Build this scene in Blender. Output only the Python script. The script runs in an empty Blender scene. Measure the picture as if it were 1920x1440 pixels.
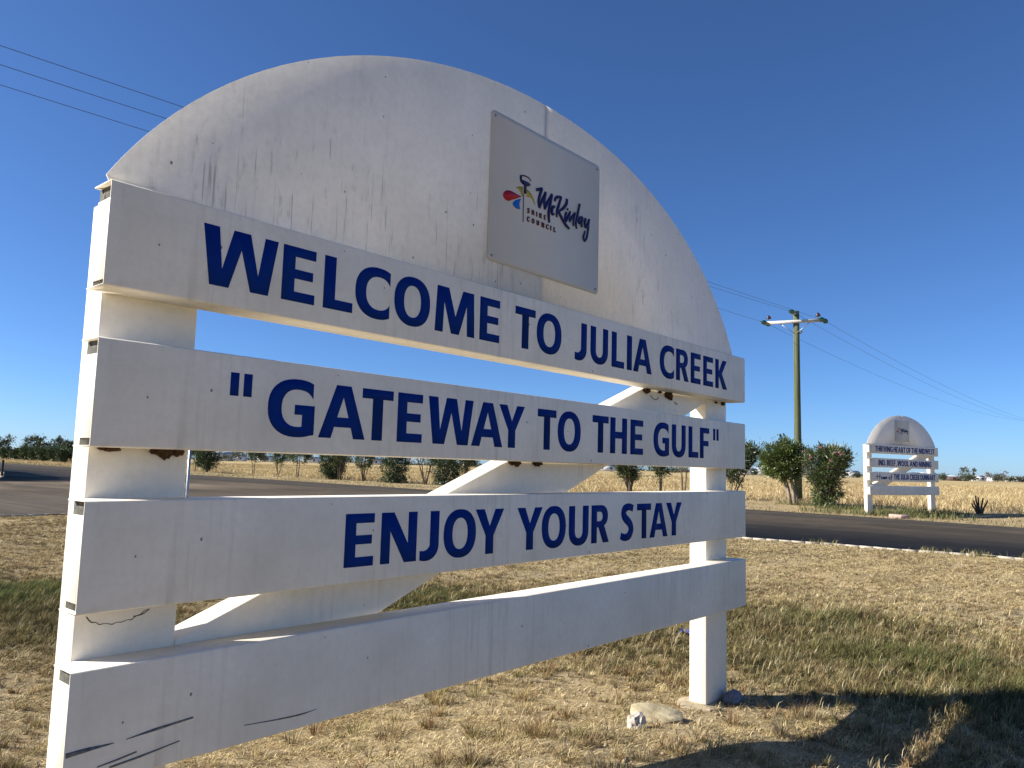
import bpy, bmesh, math, random
import numpy as np
from mathutils import Vector, Matrix
from mathutils.geometry import tessellate_polygon

SC = bpy.context.scene
COL = SC.collection
rng = np.random.default_rng(7)
random.seed(7)
PI = math.pi

# ------------------------------------------------------------------ camera, sky, sun, exposure
cd = bpy.data.cameras.new('camera'); cam = bpy.data.objects.new('camera', cd); COL.objects.link(cam)
cam.location = (-0.8393, -2.2228, 1.4678)
cam.rotation_euler = (1.676512, -0.026599, -0.858538)
cd.sensor_width = 36.0; cd.lens = 27.281; cd.clip_start = 0.05; cd.clip_end = 6000
SC.camera = cam

SUN_EL = math.radians(31.0)
SUN_AZ = math.radians(-42.2)          # measured from +Y towards +X
W = bpy.data.worlds.new('World'); SC.world = W; W.use_nodes = True
nt = W.node_tree
sky = nt.nodes.new('ShaderNodeTexSky'); sky.sky_type = 'NISHITA'; sky.sun_disc = False
sky.sun_elevation = SUN_EL; sky.sun_rotation = SUN_AZ
sky.altitude = 120; sky.air_density = 0.7; sky.dust_density = 0.3; sky.ozone_density = 10.0
bgn = nt.nodes['Background']; nt.links.new(sky.outputs[0], bgn.inputs['Color'])
bgn.inputs['Strength'].default_value = 0.083

sl = bpy.data.lights.new('sun', 'SUN'); sl.energy = 5.0; sl.angle = math.radians(0.53); sl.color = (1.0, 0.94, 0.85)
so = bpy.data.objects.new('sun', sl); COL.objects.link(so)
sdir = Vector((math.sin(SUN_AZ) * math.cos(SUN_EL), math.cos(SUN_AZ) * math.cos(SUN_EL), math.sin(SUN_EL)))
so.rotation_euler = sdir.to_track_quat('Z', 'Y').to_euler(); so.location = (-20, 22, 30)

SC.view_settings.view_transform = 'Standard'; SC.view_settings.look = 'None'
SC.view_settings.exposure = 0.87; SC.view_settings.gamma = 1.0; SC.view_settings.use_curve_mapping = False
SC.render.engine = 'CYCLES'

# ------------------------------------------------------------------ materials
def mat(name):
    m = bpy.data.materials.new(name); m.use_nodes = True
    n = m.node_tree.nodes; n.clear()
    out = n.new('ShaderNodeOutputMaterial')
    return m, m.node_tree, out
def N(t, typ, **kw):
    n = t.nodes.new(typ)
    for k, v in kw.items():
        if k.startswith('i_'): n.inputs[k[2:].replace('_', ' ')].default_value = v
        else: setattr(n, k, v)
    return n
def ramp(t, src, stops):
    r = t.nodes.new('ShaderNodeValToRGB'); e = r.color_ramp.elements
    while len(e) < len(stops): e.new(0.5)
    for i, (p, c) in enumerate(stops):
        e[i].position = p
        e[i].color = (c, c, c, 1) if not isinstance(c, tuple) else (*c, 1)
    t.links.new(src, r.inputs[0]); return r.outputs[0]
def mix(t, fac, a, b, mode='MIX'):
    m = t.nodes.new('ShaderNodeMix'); m.data_type = 'RGBA'; m.blend_type = mode
    for sock, v in ((m.inputs[0], fac), (m.inputs[6], a), (m.inputs[7], b)):
        if isinstance(v, (int, float)): sock.default_value = v
        elif isinstance(v, tuple): sock.default_value = (*v, 1)
        else: t.links.new(v, sock)
    return m.outputs[2]
def mapping(t, scale, kind='Object', loc=(0, 0, 0)):
    c = t.nodes.new('ShaderNodeTexCoord'); m = t.nodes.new('ShaderNodeMapping')
    m.inputs['Scale'].default_value = scale; m.inputs['Location'].default_value = loc
    t.links.new(c.outputs[kind], m.inputs[0]); return m.outputs[0]
def noise(t, vec, scale, detail=6, rough=0.6):
    n = t.nodes.new('ShaderNodeTexNoise'); n.inputs['Scale'].default_value = scale
    n.inputs['Detail'].default_value = detail; n.inputs['Roughness'].default_value = rough
    t.links.new(vec, n.inputs['Vector']); return n.outputs[0]
def mul(t, a, b, op='MULTIPLY'):
    m = t.nodes.new('ShaderNodeMath'); m.operation = op
    for s, v in ((m.inputs[0], a), (m.inputs[1], b)):
        if isinstance(v, (int, float)): s.default_value = v
        else: t.links.new(v, s)
    return m.outputs[0]
def bsdf(t, out, color, rough=0.6, spec=0.3, bump=None, bstr=0.2, bdist=0.01, metal=0.0):
    p = t.nodes.new('ShaderNodeBsdfPrincipled')
    if isinstance(color, tuple): p.inputs['Base Color'].default_value = (*color, 1)
    else: t.links.new(color, p.inputs['Base Color'])
    if isinstance(rough, (int, float)): p.inputs['Roughness'].default_value = rough
    else: t.links.new(rough, p.inputs['Roughness'])
    p.inputs['Specular IOR Level'].default_value = spec; p.inputs['Metallic'].default_value = metal
    if bump is not None:
        b = t.nodes.new('ShaderNodeBump'); b.inputs['Strength'].default_value = bstr; b.inputs['Distance'].default_value = bdist
        t.links.new(bump, b.inputs['Height']); t.links.new(b.outputs[0], p.inputs['Normal'])
    t.links.new(p.outputs[0], out.inputs['Surface']); return p
def plain(name, color, rough=0.6, spec=0.3, var=0.25, scale=8.0, metal=0.0, bstr=0.15):
    m, t, out = mat(name)
    nz = noise(t, mapping(t, (1, 1, 1)), scale)
    lo = tuple(c * (1 - var) for c in color); hi = tuple(min(1, c * (1 + var)) for c in color)
    bsdf(t, out, ramp(t, nz, [(0.3, lo), (0.7, hi)]), rough, spec, nz, bstr, 0.01, metal)
    return m

def paint(name, base, streak=0.35, mould=0.0, specks=0.5, blotch=0.5, seed=0.0, through=0.0):
    """weathered white paint on sheet steel: blotches, vertical runs of dirt, mould and fly specks"""
    m, t, out = mat(name)
    o = mapping(t, (1, 1, 1), loc=(seed, seed * .7, 0))
    big = noise(t, o, 3.0, 7, 0.65)
    c = mix(t, mul(t, ramp(t, big, [(0.35, 0.0), (0.68, 1.0)]), blotch), base, tuple(b * f for b, f in zip(base, (0.80, 0.79, 0.755))))
    fine = noise(t, o, 38.0, 5, 0.7)
    c = mix(t, mul(t, ramp(t, fine, [(0.42, 0.0), (0.75, 1.0)]), 0.35), c, tuple(b * 0.72 for b in base))
    st = noise(t, mapping(t, (34, 34, 1.7), loc=(seed, 3.1, seed)), 1.0, 5, 0.62)
    stm = noise(t, mapping(t, (2.2, 2.2, 1.2), loc=(5 + seed, 0, 0)), 1.0, 3, 0.5)
    c = mix(t, mul(t, mul(t, ramp(t, st, [(0.5, 0.0), (0.72, 1.0)]), ramp(t, stm, [(0.4, 0.0), (0.62, 1.0)])), streak), c, tuple(b * f for b, f in zip(base, (0.52, 0.50, 0.46))))
    if mould > 0:
        a = noise(t, mapping(t, (24, 24, 5.0), loc=(1.7 + seed, 0, 2)), 1.0, 9, 0.72)
        mk = noise(t, mapping(t, (1.15, 1.15, 1.0), loc=(0.35, 0, 0.2)), 1.0, 3, 0.5)
        f = mul(t, ramp(t, a, [(0.56, 0.0), (0.70, 1.0)]), ramp(t, mk, [(0.46, 0.0), (0.66, 1.0)]))
        c = mix(t, mul(t, f, mould), c, (0.20, 0.195, 0.165))
        th = noise(t, mapping(t, (85, 85, 2.8), loc=(2, 0, 7)), 1.0, 3, 0.5)
        f = mul(t, ramp(t, th, [(0.63, 0.0), (0.68, 1.0)]), ramp(t, mk, [(0.5, 0.0), (0.62, 1.0)]))
        c = mix(t, mul(t, f, mould * 0.8), c, (0.17, 0.16, 0.14))
    if specks > 0:
        v = N(t, 'ShaderNodeTexVoronoi', feature='F1', voronoi_dimensions='2D'); v.inputs['Scale'].default_value = 6.0; v.inputs['Randomness'].default_value = 1.0
        sp = N(t, 'ShaderNodeSeparateXYZ'); t.links.new(mapping(t, (1, 1, 0.72), loc=(seed, 0, seed)), sp.inputs[0])
        cb = N(t, 'ShaderNodeCombineXYZ'); t.links.new(sp.outputs[0], cb.inputs[0]); t.links.new(sp.outputs[2], cb.inputs[1]); t.links.new(cb.outputs[0], v.inputs['Vector'])
        sep = N(t, 'ShaderNodeSeparateColor'); t.links.new(v.outputs['Color'], sep.inputs[0])
        rad = mul(t, ramp(t, sep.outputs[0], [(0.55, 0.0), (1.0, 1.0)]), 0.024)
        d = mul(t, v.outputs['Distance'], rad, 'LESS_THAN')
        c = mix(t, mul(t, d, specks), c, (0.12, 0.10, 0.08))
    p = bsdf(t, out, c, 0.48, 0.35, big, 0.10, 0.02)
    if through > 0:          # translucency added so sun from behind brightens the arch's shaded front
        tr = N(t, 'ShaderNodeBsdfTranslucent'); t.links.new(c, tr.inputs['Color'])
        x = N(t, 'ShaderNodeMixShader'); x.inputs[0].default_value = through
        t.links.new(p.outputs[0], x.inputs[1]); t.links.new(tr.outputs[0], x.inputs[2]); t.links.new(x.outputs[0], out.inputs['Surface'])
    return m

WHITE = (0.73, 0.722, 0.70)
M_board = paint('weathered_white_board_paint', (0.86, 0.795, 0.68), streak=0.5, mould=0.0, specks=0.8, blotch=0.8)
M_arch = paint('mouldy_white_arch_paint', (0.91, 0.865, 0.785), streak=0.16, mould=0.6, specks=0.85, blotch=0.35, seed=1.3, through=0.215)
M_post = paint('chalky_white_post_paint', (0.87, 0.81, 0.69), streak=0.35, mould=0.12, specks=0.3, blotch=0.5, seed=4.1)
M_plate = plain('satin_grey_plate', (0.60, 0.565, 0.50), 0.5, 0.3, 0.04, 3.0, 0, 0.02)
M_navy = plain('navy_vinyl', (0.002, 0.026, 0.185), 0.75, 0.08, 0.05, 25, 0, 0.0)
M_ink = plain('dark_blue_ink', (0.006, 0.006, 0.075), 0.5, 0.3, 0.05)
M_maroon = plain('maroon_ink', (0.10, 0.012, 0.02), 0.5, 0.3, 0.05)
M_red = plain('red_ink', (0.42, 0.014, 0.03), 0.5, 0.3, 0.05)
M_blue = plain('bright_blue_ink', (0.004, 0.13, 0.50), 0.5, 0.3, 0.05)
M_yel = plain('ochre_yellow_ink', (0.44, 0.33, 0.03), 0.5, 0.3, 0.05)
M_white_ink = plain('pale_ink', (0.62, 0.61, 0.60), 0.5, 0.3, 0.03)
M_scuff = plain('black_rubber_scuff', (0.15, 0.145, 0.14), 0.8, 0.1, 0.5, 60)
M_mud = plain('dry_mud', (0.085, 0.05, 0.028), 0.95, 0.05, 0.5, 60, 0, 0.6)
M_stainy = plain('old_mud_stain', (0.34, 0.29, 0.20), 0.9, 0.1, 0.35, 30)
M_dark = plain('bare_grey_steel', (0.20, 0.195, 0.17), 0.7, 0.3, 0.35, 20)
M_slot = plain('dull_steel_slot_shade', (0.085, 0.083, 0.068), 0.8, 0.15, 0.5, 45)  # dull steel toned down to carry the shade inside the end slots
M_screw = plain('weathered_screw_steel', (0.30, 0.29, 0.28), 0.5, 0.5, 0.3, 40, 0.6)
M_galv = plain('galvanised_steel', (0.34, 0.355, 0.36), 0.42, 0.5, 0.2, 30, 0.7)
M_wire = plain('dull_aluminium_wire', (0.10, 0.11, 0.13), 0.5, 0.3, 0.1)
M_concrete = plain('weathered_concrete', (0.40, 0.33, 0.22), 0.9, 0.15, 0.25, 14, 0, 0.5)
M_kerb = plain('pale_concrete_edge', (0.44, 0.39, 0.31), 0.9, 0.15, 0.3, 5, 0, 0.3)
M_kerbd = plain('dusty_concrete_edge', (0.30, 0.25, 0.185), 0.95, 0.1, 0.3, 3, 0, 0.3)
M_glassins = plain('green_glazed_porcelain', (0.05, 0.15, 0.11), 0.2, 0.5, 0.2)
M_brownins = plain('brown_glazed_porcelain', (0.05, 0.022, 0.02), 0.2, 0.5, 0.2)
M_litter = plain('blue_plastic_film', (0.10, 0.13, 0.42), 0.4, 0.4, 0.3)

def pole_mat():
    m, t, out = mat('green_treated_timber')
    g = noise(t, mapping(t, (14, 14, 0.7)), 1.0, 7, 0.7)
    c = ramp(t, g, [(0.3, (0.05, 0.062, 0.03)), (0.55, (0.125, 0.14, 0.075)), (0.8, (0.19, 0.19, 0.12))])
    bsdf(t, out, c, 0.85, 0.15, g, 0.6, 0.02); return m
M_pole = pole_mat()
M_arm = plain('silvered_hardwood', (0.55, 0.53, 0.48), 0.75, 0.2, 0.2, 20, 0, 0.3)

def rock_mat(name, a, b):
    m, t, out = mat(name)
    n1 = noise(t, mapping(t, (1, 1, 1)), 9, 9, 0.68)
    bsdf(t, out, ramp(t, n1, [(0.32, a), (0.66, b)]), 0.92, 0.15, n1, 0.7, 0.02); return m
M_rock_tan = rock_mat('yellow_sandstone', (0.24, 0.185, 0.10), (0.60, 0.52, 0.33))
M_rock_grey = rock_mat('pale_warm_rock', (0.36, 0.31, 0.26), (0.64, 0.58, 0.49))
M_rock_dark = rock_mat('bluish_grey_rock', (0.13, 0.13, 0.15), (0.30, 0.30, 0.33))
M_rock_pink = rock_mat('pink_sandstone', (0.28, 0.19, 0.155), (0.50, 0.38, 0.31))

def attr_leaf(name, trans=0.3, rough=0.6, gloss=0.06):
    m, t, out = mat(name)
    a = N(t, 'ShaderNodeAttribute', attribute_name='Col')
    d = N(t, 'ShaderNodeBsdfDiffuse'); tr = N(t, 'ShaderNodeBsdfTranslucent'); gl = N(t, 'ShaderNodeBsdfGlossy')
    gl.inputs['Roughness'].default_value = rough
    for s in (d, tr): t.links.new(a.outputs['Color'], s.inputs['Color'])
    x = N(t, 'ShaderNodeMixShader'); x.inputs[0].default_value = trans
    t.links.new(d.outputs[0], x.inputs[1]); t.links.new(tr.outputs[0], x.inputs[2])
    y = N(t, 'ShaderNodeMixShader'); y.inputs[0].default_value = gloss
    t.links.new(x.outputs[0], y.inputs[1]); t.links.new(gl.outputs[0], y.inputs[2])
    t.links.new(y.outputs[0], out.inputs['Surface']); return m
M_grass = attr_leaf('grass_blades', 0.18, 0.6, 0.015)
M_leaf = attr_leaf('shrub_leaves', 0.22, 0.45, 0.07)
M_petal = attr_leaf('oleander_petals', 0.35, 0.5, 0.02)
def bark(name, a, b):
    m, t, out = mat(name)
    g = noise(t, mapping(t, (18, 18, 5)), 1.0, 7, 0.7)
    bsdf(t, out, ramp(t, g, [(0.3, a), (0.7, b)]), 0.92, 0.1, g, 0.8, 0.02); return m
M_bark = bark('grey_brown_bark', (0.07, 0.052, 0.036), (0.22, 0.175, 0.125))
M_barkpale = bark('pale_peeling_bark', (0.14, 0.105, 0.075), (0.40, 0.34, 0.27))
M_stub = bark('dark_weathered_wood', (0.05, 0.033, 0.026), (0.15, 0.105, 0.08))
M_char = bark('charred_dark_wood', (0.025, 0.015, 0.013), (0.09, 0.055, 0.045))

def ground_mat():
    m, t, out = mat('dry_soil_and_straw')
    o = mapping(t, (1, 1, 1))
    a = noise(t, o, 1.1, 8, 0.65); b = noise(t, o, 22, 8, 0.72); c2 = noise(t, o, 0.055, 4, 0.55)
    g = N(t, 'ShaderNodeNewGeometry'); sx = N(t, 'ShaderNodeSeparateXYZ'); t.links.new(g.outputs['Position'], sx.inputs[0])
    soil = ramp(t, b, [(0.28, (0.14, 0.10, 0.055)), (0.50, (0.37, 0.295, 0.175)), (0.75, (0.57, 0.475, 0.30))])
    straw = ramp(t, b, [(0.3, (0.25, 0.18, 0.09)), (0.7, (0.56, 0.44, 0.24))])
    near = mix(t, ramp(t, a, [(0.4, 0.0), (0.62, 1.0)]), soil, straw)
    pad = ramp(t, c2, [(0.35, (0.42, 0.32, 0.15)), (0.65, (0.56, 0.445, 0.235))])
    st = noise(t, mapping(t, (0.012, 0.10, 1)), 1.0, 5, 0.6)
    pad = mix(t, ramp(t, st, [(0.45, 0.0), (0.7, 0.55)]), pad, (0.33, 0.225, 0.11))
    pad = mix(t, mul(t, ramp(t, noise(t, o, 2.6, 7, 0.7), [(0.4, 0.0), (0.65, 1.0)]), 0.45), pad, (0.25, 0.175, 0.08))
    fx = N(t, 'ShaderNodeMapRange'); fx.inputs[1].default_value = 28.0; fx.inputs[2].default_value = 40.0; t.links.new(sx.outputs[0], fx.inputs[0])
    col = mix(t, fx.outputs[0], near, pad)
    bsdf(t, out, col, 0.97, 0.05, b, 0.9, 0.03); return m
M_ground = ground_mat()

def asphalt_mat():
    m, t, out = mat('worn_asphalt')
    o = mapping(t, (1, 1, 1))
    grain = noise(t, o, 60, 4, 0.8); mid = noise(t, o, 2.2, 6, 0.6)
    lane = noise(t, mapping(t, (0.75, 0.035, 1), loc=(0.3, 0, 0)), 1.0, 4, 0.55)
    c = ramp(t, grain, [(0.3, (0.024, 0.020, 0.016)), (0.6, (0.062, 0.052, 0.041)), (0.85, (0.15, 0.128, 0.10))])
    c = mix(t, ramp(t, lane, [(0.38, 0.0), (0.62, 0.35)]), c, (0.034, 0.029, 0.024))
    g0 = N(t, 'ShaderNodeNewGeometry'); s0 = N(t, 'ShaderNodeSeparateXYZ'); t.links.new(g0.outputs['Position'], s0.inputs[0])
    fs = N(t, 'ShaderNodeMapRange'); fs.inputs[1].default_value = 20.2; fs.inputs[2].default_value = 20.9; t.links.new(s0.outputs[0], fs.inputs[0])
    c = mix(t, mul(t, fs.outputs[0], 0.75), c, (0.027, 0.027, 0.028))
    c = mix(t, mul(t, ramp(t, mid, [(0.45, 0.0), (0.7, 1.0)]), 0.35), c, (0.10, 0.082, 0.064))
    fine = noise(t, mapping(t, (5.5, 0.05, 1)), 1.0, 3, 0.5)
    c = mix(t, mul(t, ramp(t, fine, [(0.42, 0.0), (0.66, 1.0)]), 0.45), c, (0.095, 0.078, 0.058))
    pt = noise(t, mapping(t, (0.5, 0.16, 1), loc=(3, 1, 0)), 1.0, 2, 0.4)
    c = mix(t, ramp(t, pt, [(0.60, 0.0), (0.64, 0.5)]), c, (0.030, 0.027, 0.024))
    # drifts of washed-out soil at the side-road junction
    g = N(t, 'ShaderNodeNewGeometry'); sx = N(t, 'ShaderNodeSeparateXYZ'); t.links.new(g.outputs['Position'], sx.inputs[0])
    fy = N(t, 'ShaderNodeMapRange'); fy.inputs[1].default_value = 25.0; fy.inputs[2].default_value = 31.0; t.links.new(sx.outputs[1], fy.inputs[0])
    fxx = N(t, 'ShaderNodeMapRange'); fxx.inputs[1].default_value = 21.0; fxx.inputs[2].default_value = 15.0; t.links.new(sx.outputs[0], fxx.inputs[0])
    s = mul(t, mul(t, fy.outputs[0], fxx.outputs[0]), ramp(t, noise(t, mapping(t, (0.6, 0.12, 1)), 1.0, 6, 0.6), [(0.34, 0.0), (0.58, 0.95)]))
    c = mix(t, s, c, (0.17, 0.135, 0.10))
    bsdf(t, out, c, 0.95, 0.08, grain, 0.8, 0.01); return m
M_asphalt = asphalt_mat()

# ------------------------------------------------------------------ object helpers
def tag(o, label=None, cat=None, group=None, kind=None):
    if label: o['label'] = label
    if cat: o['category'] = cat
    if group: o['group'] = group
    if kind: o['kind'] = kind
    return o
def empty(name, loc, rz=0.0):
    o = bpy.data.objects.new(name, None); COL.objects.link(o); o.location = loc; o.rotation_euler = (0, 0, rz)
    o.empty_display_size = 0.2
    return o
def link(name, me, parent=None, loc=None):
    o = bpy.data.objects.new(name, me); COL.objects.link(o)
    if parent is not None: o.parent = parent
    if loc is not None: o.location = loc
    return o
def mesh_np(name, V, F, m, cols=None, smooth=False):
    """V (n,3); F list of int arrays each (k, 3|4)"""
    me = bpy.data.meshes.new(name)
    V = np.asarray(V, np.float32); F = [np.asarray(f, np.int32) for f in F if len(f)]
    me.vertices.add(len(V)); me.vertices.foreach_set('co', V.ravel())
    tot = np.concatenate([np.full(len(f), f.shape[1], np.int32) for f in F]); loops = np.concatenate([f.ravel() for f in F])
    me.loops.add(len(loops)); me.loops.foreach_set('vertex_index', loops)
    me.polygons.add(len(tot)); st = np.zeros(len(tot), np.int32); st[1:] = np.cumsum(tot)[:-1]
    me.polygons.foreach_set('loop_start', st); me.polygons.foreach_set('loop_total', tot)
    if smooth: me.polygons.foreach_set('use_smooth', np.ones(len(tot), bool))
    if cols is not None:
        a = me.attributes.new('Col', 'FLOAT_COLOR', 'POINT')
        c4 = np.ones((len(V), 4), np.float32); c4[:, :3] = cols; a.data.foreach_set('color', c4.ravel())
    me.update(calc_edges=True); me.validate()
    me.materials.append(m); return me
class MB:
    def __init__(s): s.v = []; s.f3 = []; s.f4 = []; s.n = 0
    def add(s, v, f):
        v = np.asarray(v, float).reshape(-1, 3); s.v.append(v)
        for q in f: (s.f3 if len(q) == 3 else s.f4).append([i + s.n for i in q])
        s.n += len(v)
    def box(s, x0, x1, y0, y1, z0, z1):
        s.add([(x0, y0, z0), (x1, y0, z0), (x1, y1, z0), (x0, y1, z0), (x0, y0, z1), (x1, y0, z1), (x1, y1, z1), (x0, y1, z1)],
              [(0, 3, 2, 1), (4, 5, 6, 7), (0, 1, 5, 4), (1, 2, 6, 5), (2, 3, 7, 6), (3, 0, 4, 7)])
    def tube(s, pts, rad, k=8, cap=True):
        pts = [Vector(p) for p in pts]
        if isinstance(rad, (int, float)): rad = [rad] * len(pts)
        rings = []; ref = None
        for i, p in enumerate(pts):
            d = (pts[min(i + 1, len(pts) - 1)] - pts[max(i - 1, 0)]).normalized()
            if ref is None: ref = Vector((1, 0, 0)) if abs(d.x) < 0.8 else Vector((0, 1, 0))
            a = (ref - d * ref.dot(d)).normalized(); ref = a; b = d.cross(a)
            rings.append([p + (a * math.cos(2 * PI * j / k) + b * math.sin(2 * PI * j / k)) * rad[i] for j in range(k)])
        v = [q for r in rings for q in r]; f = []
        for i in range(len(rings) - 1):
            for j in range(k):
                a0 = i * k + j; a1 = i * k + (j + 1) % k
                f.append((a0, a1, a1 + k, a0 + k))
        n = len(v)
        if cap:
            v += [pts[0], pts[-1]]
            for j in range(k):
                f.append((n, (j + 1) % k, j)); f.append((n + 1, (len(rings) - 1) * k + j, (len(rings) - 1) * k + (j + 1) % k))
        s.add(v, f)
    def lathe(s, base, axis, prof, k=12):
        ax = Vector(axis).normalized(); base = Vector(base)
        s.tube([base + ax * h for h, r in prof], [max(r, 1e-4) for h, r in prof], k)
    def mesh(s, name, m, smooth=False):
        return mesh_np(name, np.concatenate(s.v), [np.array(s.f3, np.int32).reshape(-1, 3), np.array(s.f4, np.int32).reshape(-1, 4)], m, smooth=smooth)
def bevel_obj(me, w, seg=2):
    bm = bmesh.new(); bm.from_mesh(me)
    bmesh.ops.remove_doubles(bm, verts=bm.verts, dist=1e-5)
    bmesh.ops.bevel(bm, geom=[e for e in bm.edges if len(e.link_faces) == 2 and e.calc_face_angle(0) > 0.5], offset=w, segments=seg, affect='EDGES', profile=0.5)
    bm.to_mesh(me); bm.free(); return me
def prism(polys, y0, y1, axis='xz'):
    """extrude closed 2D outlines (outer first, then holes) between y0 (front) and y1"""
    loops = [[Vector((p[0], p[1], 0)) for p in q] for q in polys]
    tris = tessellate_polygon(loops); flat = [p for q in polys for p in q]; n = len(flat)
    v = [(p[0], y0, p[1]) for p in flat]; f = []
    def nrm(t):
        a, b, c = (flat[i] for i in t); return (b[0] - a[0]) * (c[1] - a[1]) - (b[1] - a[1]) * (c[0] - a[0])
    tris = [t if nrm(t) > 0 else (t[0], t[2], t[1]) for t in tris if abs(nrm(t)) > 1e-12]
    f += [tuple(t) for t in tris]
    if y1 is not None:
        v += [(p[0], y1, p[1]) for p in flat]
        f += [(t[0] + n, t[2] + n, t[1] + n) for t in tris]
        s = 0
        for q in polys:
            k = len(q); ar = sum(q[i][0] * q[(i + 1) % k][1] - q[(i + 1) % k][0] * q[i][1] for i in range(k))
            outer = (s == 0)
            for i in range(k):
                a, b = s + i, s + (i + 1) % k
                f.append((a, a + n, b + n, b) if (ar > 0) == outer else (b, b + n, a + n, a))
            s += k
    return v, f
def jitter_ball(r, seed, sub=3, amp=0.3, flat=1.0, freq=1.6):
    bm = bmesh.new(); bmesh.ops.create_icosphere(bm, subdivisions=sub, radius=1.0)
    from mathutils import noise as mn
    for v in bm.verts:
        n = mn.fractal(v.co * freq + Vector((seed, seed * 1.7, 0)), 1.0, 2.0, 4)
        c = mn.cell(v.co * 1.3 + Vector((seed, 0, 0)))
        v.co *= 1 + amp * n + 0.05 * c
        v.co.x *= r[0]; v.co.y *= r[1]; v.co.z *= r[2]
    return bm
def bm_mesh(bm, name, m, smooth=False):
    me = bpy.data.meshes.new(name); bm.to_mesh(me); bm.free(); me.materials.append(m)
    if smooth: me.polygons.foreach_set('use_smooth', np.ones(len(me.polygons), bool))
    return me

# ------------------------------------------------------------------ terrain
ZR = 0.285                                   # road level
FAR = [(20.6, -60), (21.3, -30), (22.4, 0.9), (23.2, 5.0), (23.5, 8.7), (24.1, 24), (25.2, 34), (26.2, 51), (27.5, 77), (29.3, 102), (34, 170), (44, 300), (60, 520)]
def far_x(y): return np.interp(y, [p[1] for p in FAR], [p[0] for p in FAR])
def near_x(y): return 13.36 - 0.098 * y
NEAR_Y = 14.85
def verge_d(x, y):
    a = near_x(y) - x; b = NEAR_Y + 0.05 * (5 - x) * 0 - y; R = 4.5
    corner = R - np.hypot(np.maximum(R - a, 0), np.maximum(R - b, 0))
    return np.where((a < R) & (b < R), corner, np.minimum(a, b))
def ground_h(x, y):
    d = verge_d(x, y); t = np.clip(d / 8.0, 0, 1); h = 0.255 * (1 - t * t * (3 - 2 * t))
    w = np.clip(d / 1.0, 0, 1)
    h = h + w * (0.022 * np.sin(1.9 * x + 0.7 * y) * np.sin(1.3 * y - 0.6 * x) + 0.012 * np.sin(4.3 * x - 2.2 * y) + 0.008 * np.sin(7.7 * y + 3.1 * x))
    h = h + 0.22 * np.exp(-((x - 1.9) ** 2 + (y + 0.7) ** 2) / 1.69)
    w2 = np.clip((x - far_x(y) - 0.6) / 2.5, 0, 1)
    h = h + w2 * (0.05 * np.sin(0.61 * x + 0.4 * y) * np.sin(0.5 * y) + 0.03 * np.sin(1.7 * x + y))
    e = np.hypot(x - 3.97, y - 0.19); f = np.clip((e - 0.15) / 0.8, 0, 1)      # level at the posts
    return h * (d <= 0) + np.where(d > 0, h * f + 0.0, 0)
def axis(lo, hi, c, fine, grow):
    a = [c]; s = fine
    while a[-1] < hi:
        a.append(a[-1] + s)
        if a[-1] - c > 14: s *= grow
    b = [c]; s = fine
    while b[-1] > lo:
        b.append(b[-1] - s)
        if c - b[-1] > 14: s *= grow
    return np.array(sorted(set(a + b)))
gx = axis(-300, 3500, 6.0, 0.10, 1.13); gy = axis(-900, 3500, 3.0, 0.10, 1.13)
X, Y = np.meshgrid(gx, gy); Z = ground_h(X, Y)
nx, ny = len(gx), len(gy); I = np.arange(nx * ny).reshape(ny, nx)
Q = np.stack([I[:-1, :-1], I[:-1, 1:], I[1:, 1:], I[1:, :-1]], -1).reshape(-1, 4)
g = link('ground', mesh_np('ground', np.stack([X, Y, Z], -1).reshape(-1, 3), [Q], M_ground, smooth=True))
tag(g, 'dry flat soil and straw plain running to the horizon', 'ground', kind='structure')

# asphalt: the road and the mouth of the side road, one sheet with a turned-down edge
arc = [(near_x(10.35) - 4.5 + 4.5 * math.cos(a), NEAR_Y - 4.5 + 4.5 * math.sin(a)) for a in np.linspace(0.0, PI / 2, 12)]
near_line = [(near_x(y), y) for y in np.linspace(-60, 9.8, 40)] + arc + [(x, NEAR_Y) for x in np.linspace(6.5, -90, 30)]
far_corner = [(-90, 33), (0, 35), (7, 36.2), (9.6, 37.2), (11.0, 39.0), (12.6, 44), (15.2, 53), (17.0, 80), (19.5, 110), (25, 170), (36, 300), (52, 520)]
wob = lambda p, k: (p[0] + 0.05 * math.sin(3.1 * p[1] + k) + 0.03 * math.sin(7.7 * p[1]), p[1] + 0.04 * math.sin(2.7 * p[0] + k))
outline = [wob(p, 0) for p in near_line] + far_corner + [(x, y) for x, y in reversed(FAR)]
mb = MB(); loops = [[Vector((p[0], p[1], 0)) for p in outline]]
n = len(outline); vv = [(p[0], p[1], ZR) for p in outline] + [(p[0], p[1], ZR - 0.12) for p in outline]
ff = []
for t_ in tessellate_polygon(loops):
    a, b, c = (outline[i] for i in t_)
    s = (b[0] - a[0]) * (c[1] - a[1]) - (b[1] - a[1]) * (c[0] - a[0])
    if abs(s) > 1e-9: ff.append(t_ if s > 0 else (t_[0], t_[2], t_[1]))
for i in range(n): ff.append((i, i + n, (i + 1) % n + n, (i + 1) % n))
mb.add(vv, ff)
tag(link('road', mb.mesh('road', M_asphalt)), 'dark worn asphalt road with a side road joining on the left', 'road', kind='structure')
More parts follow.
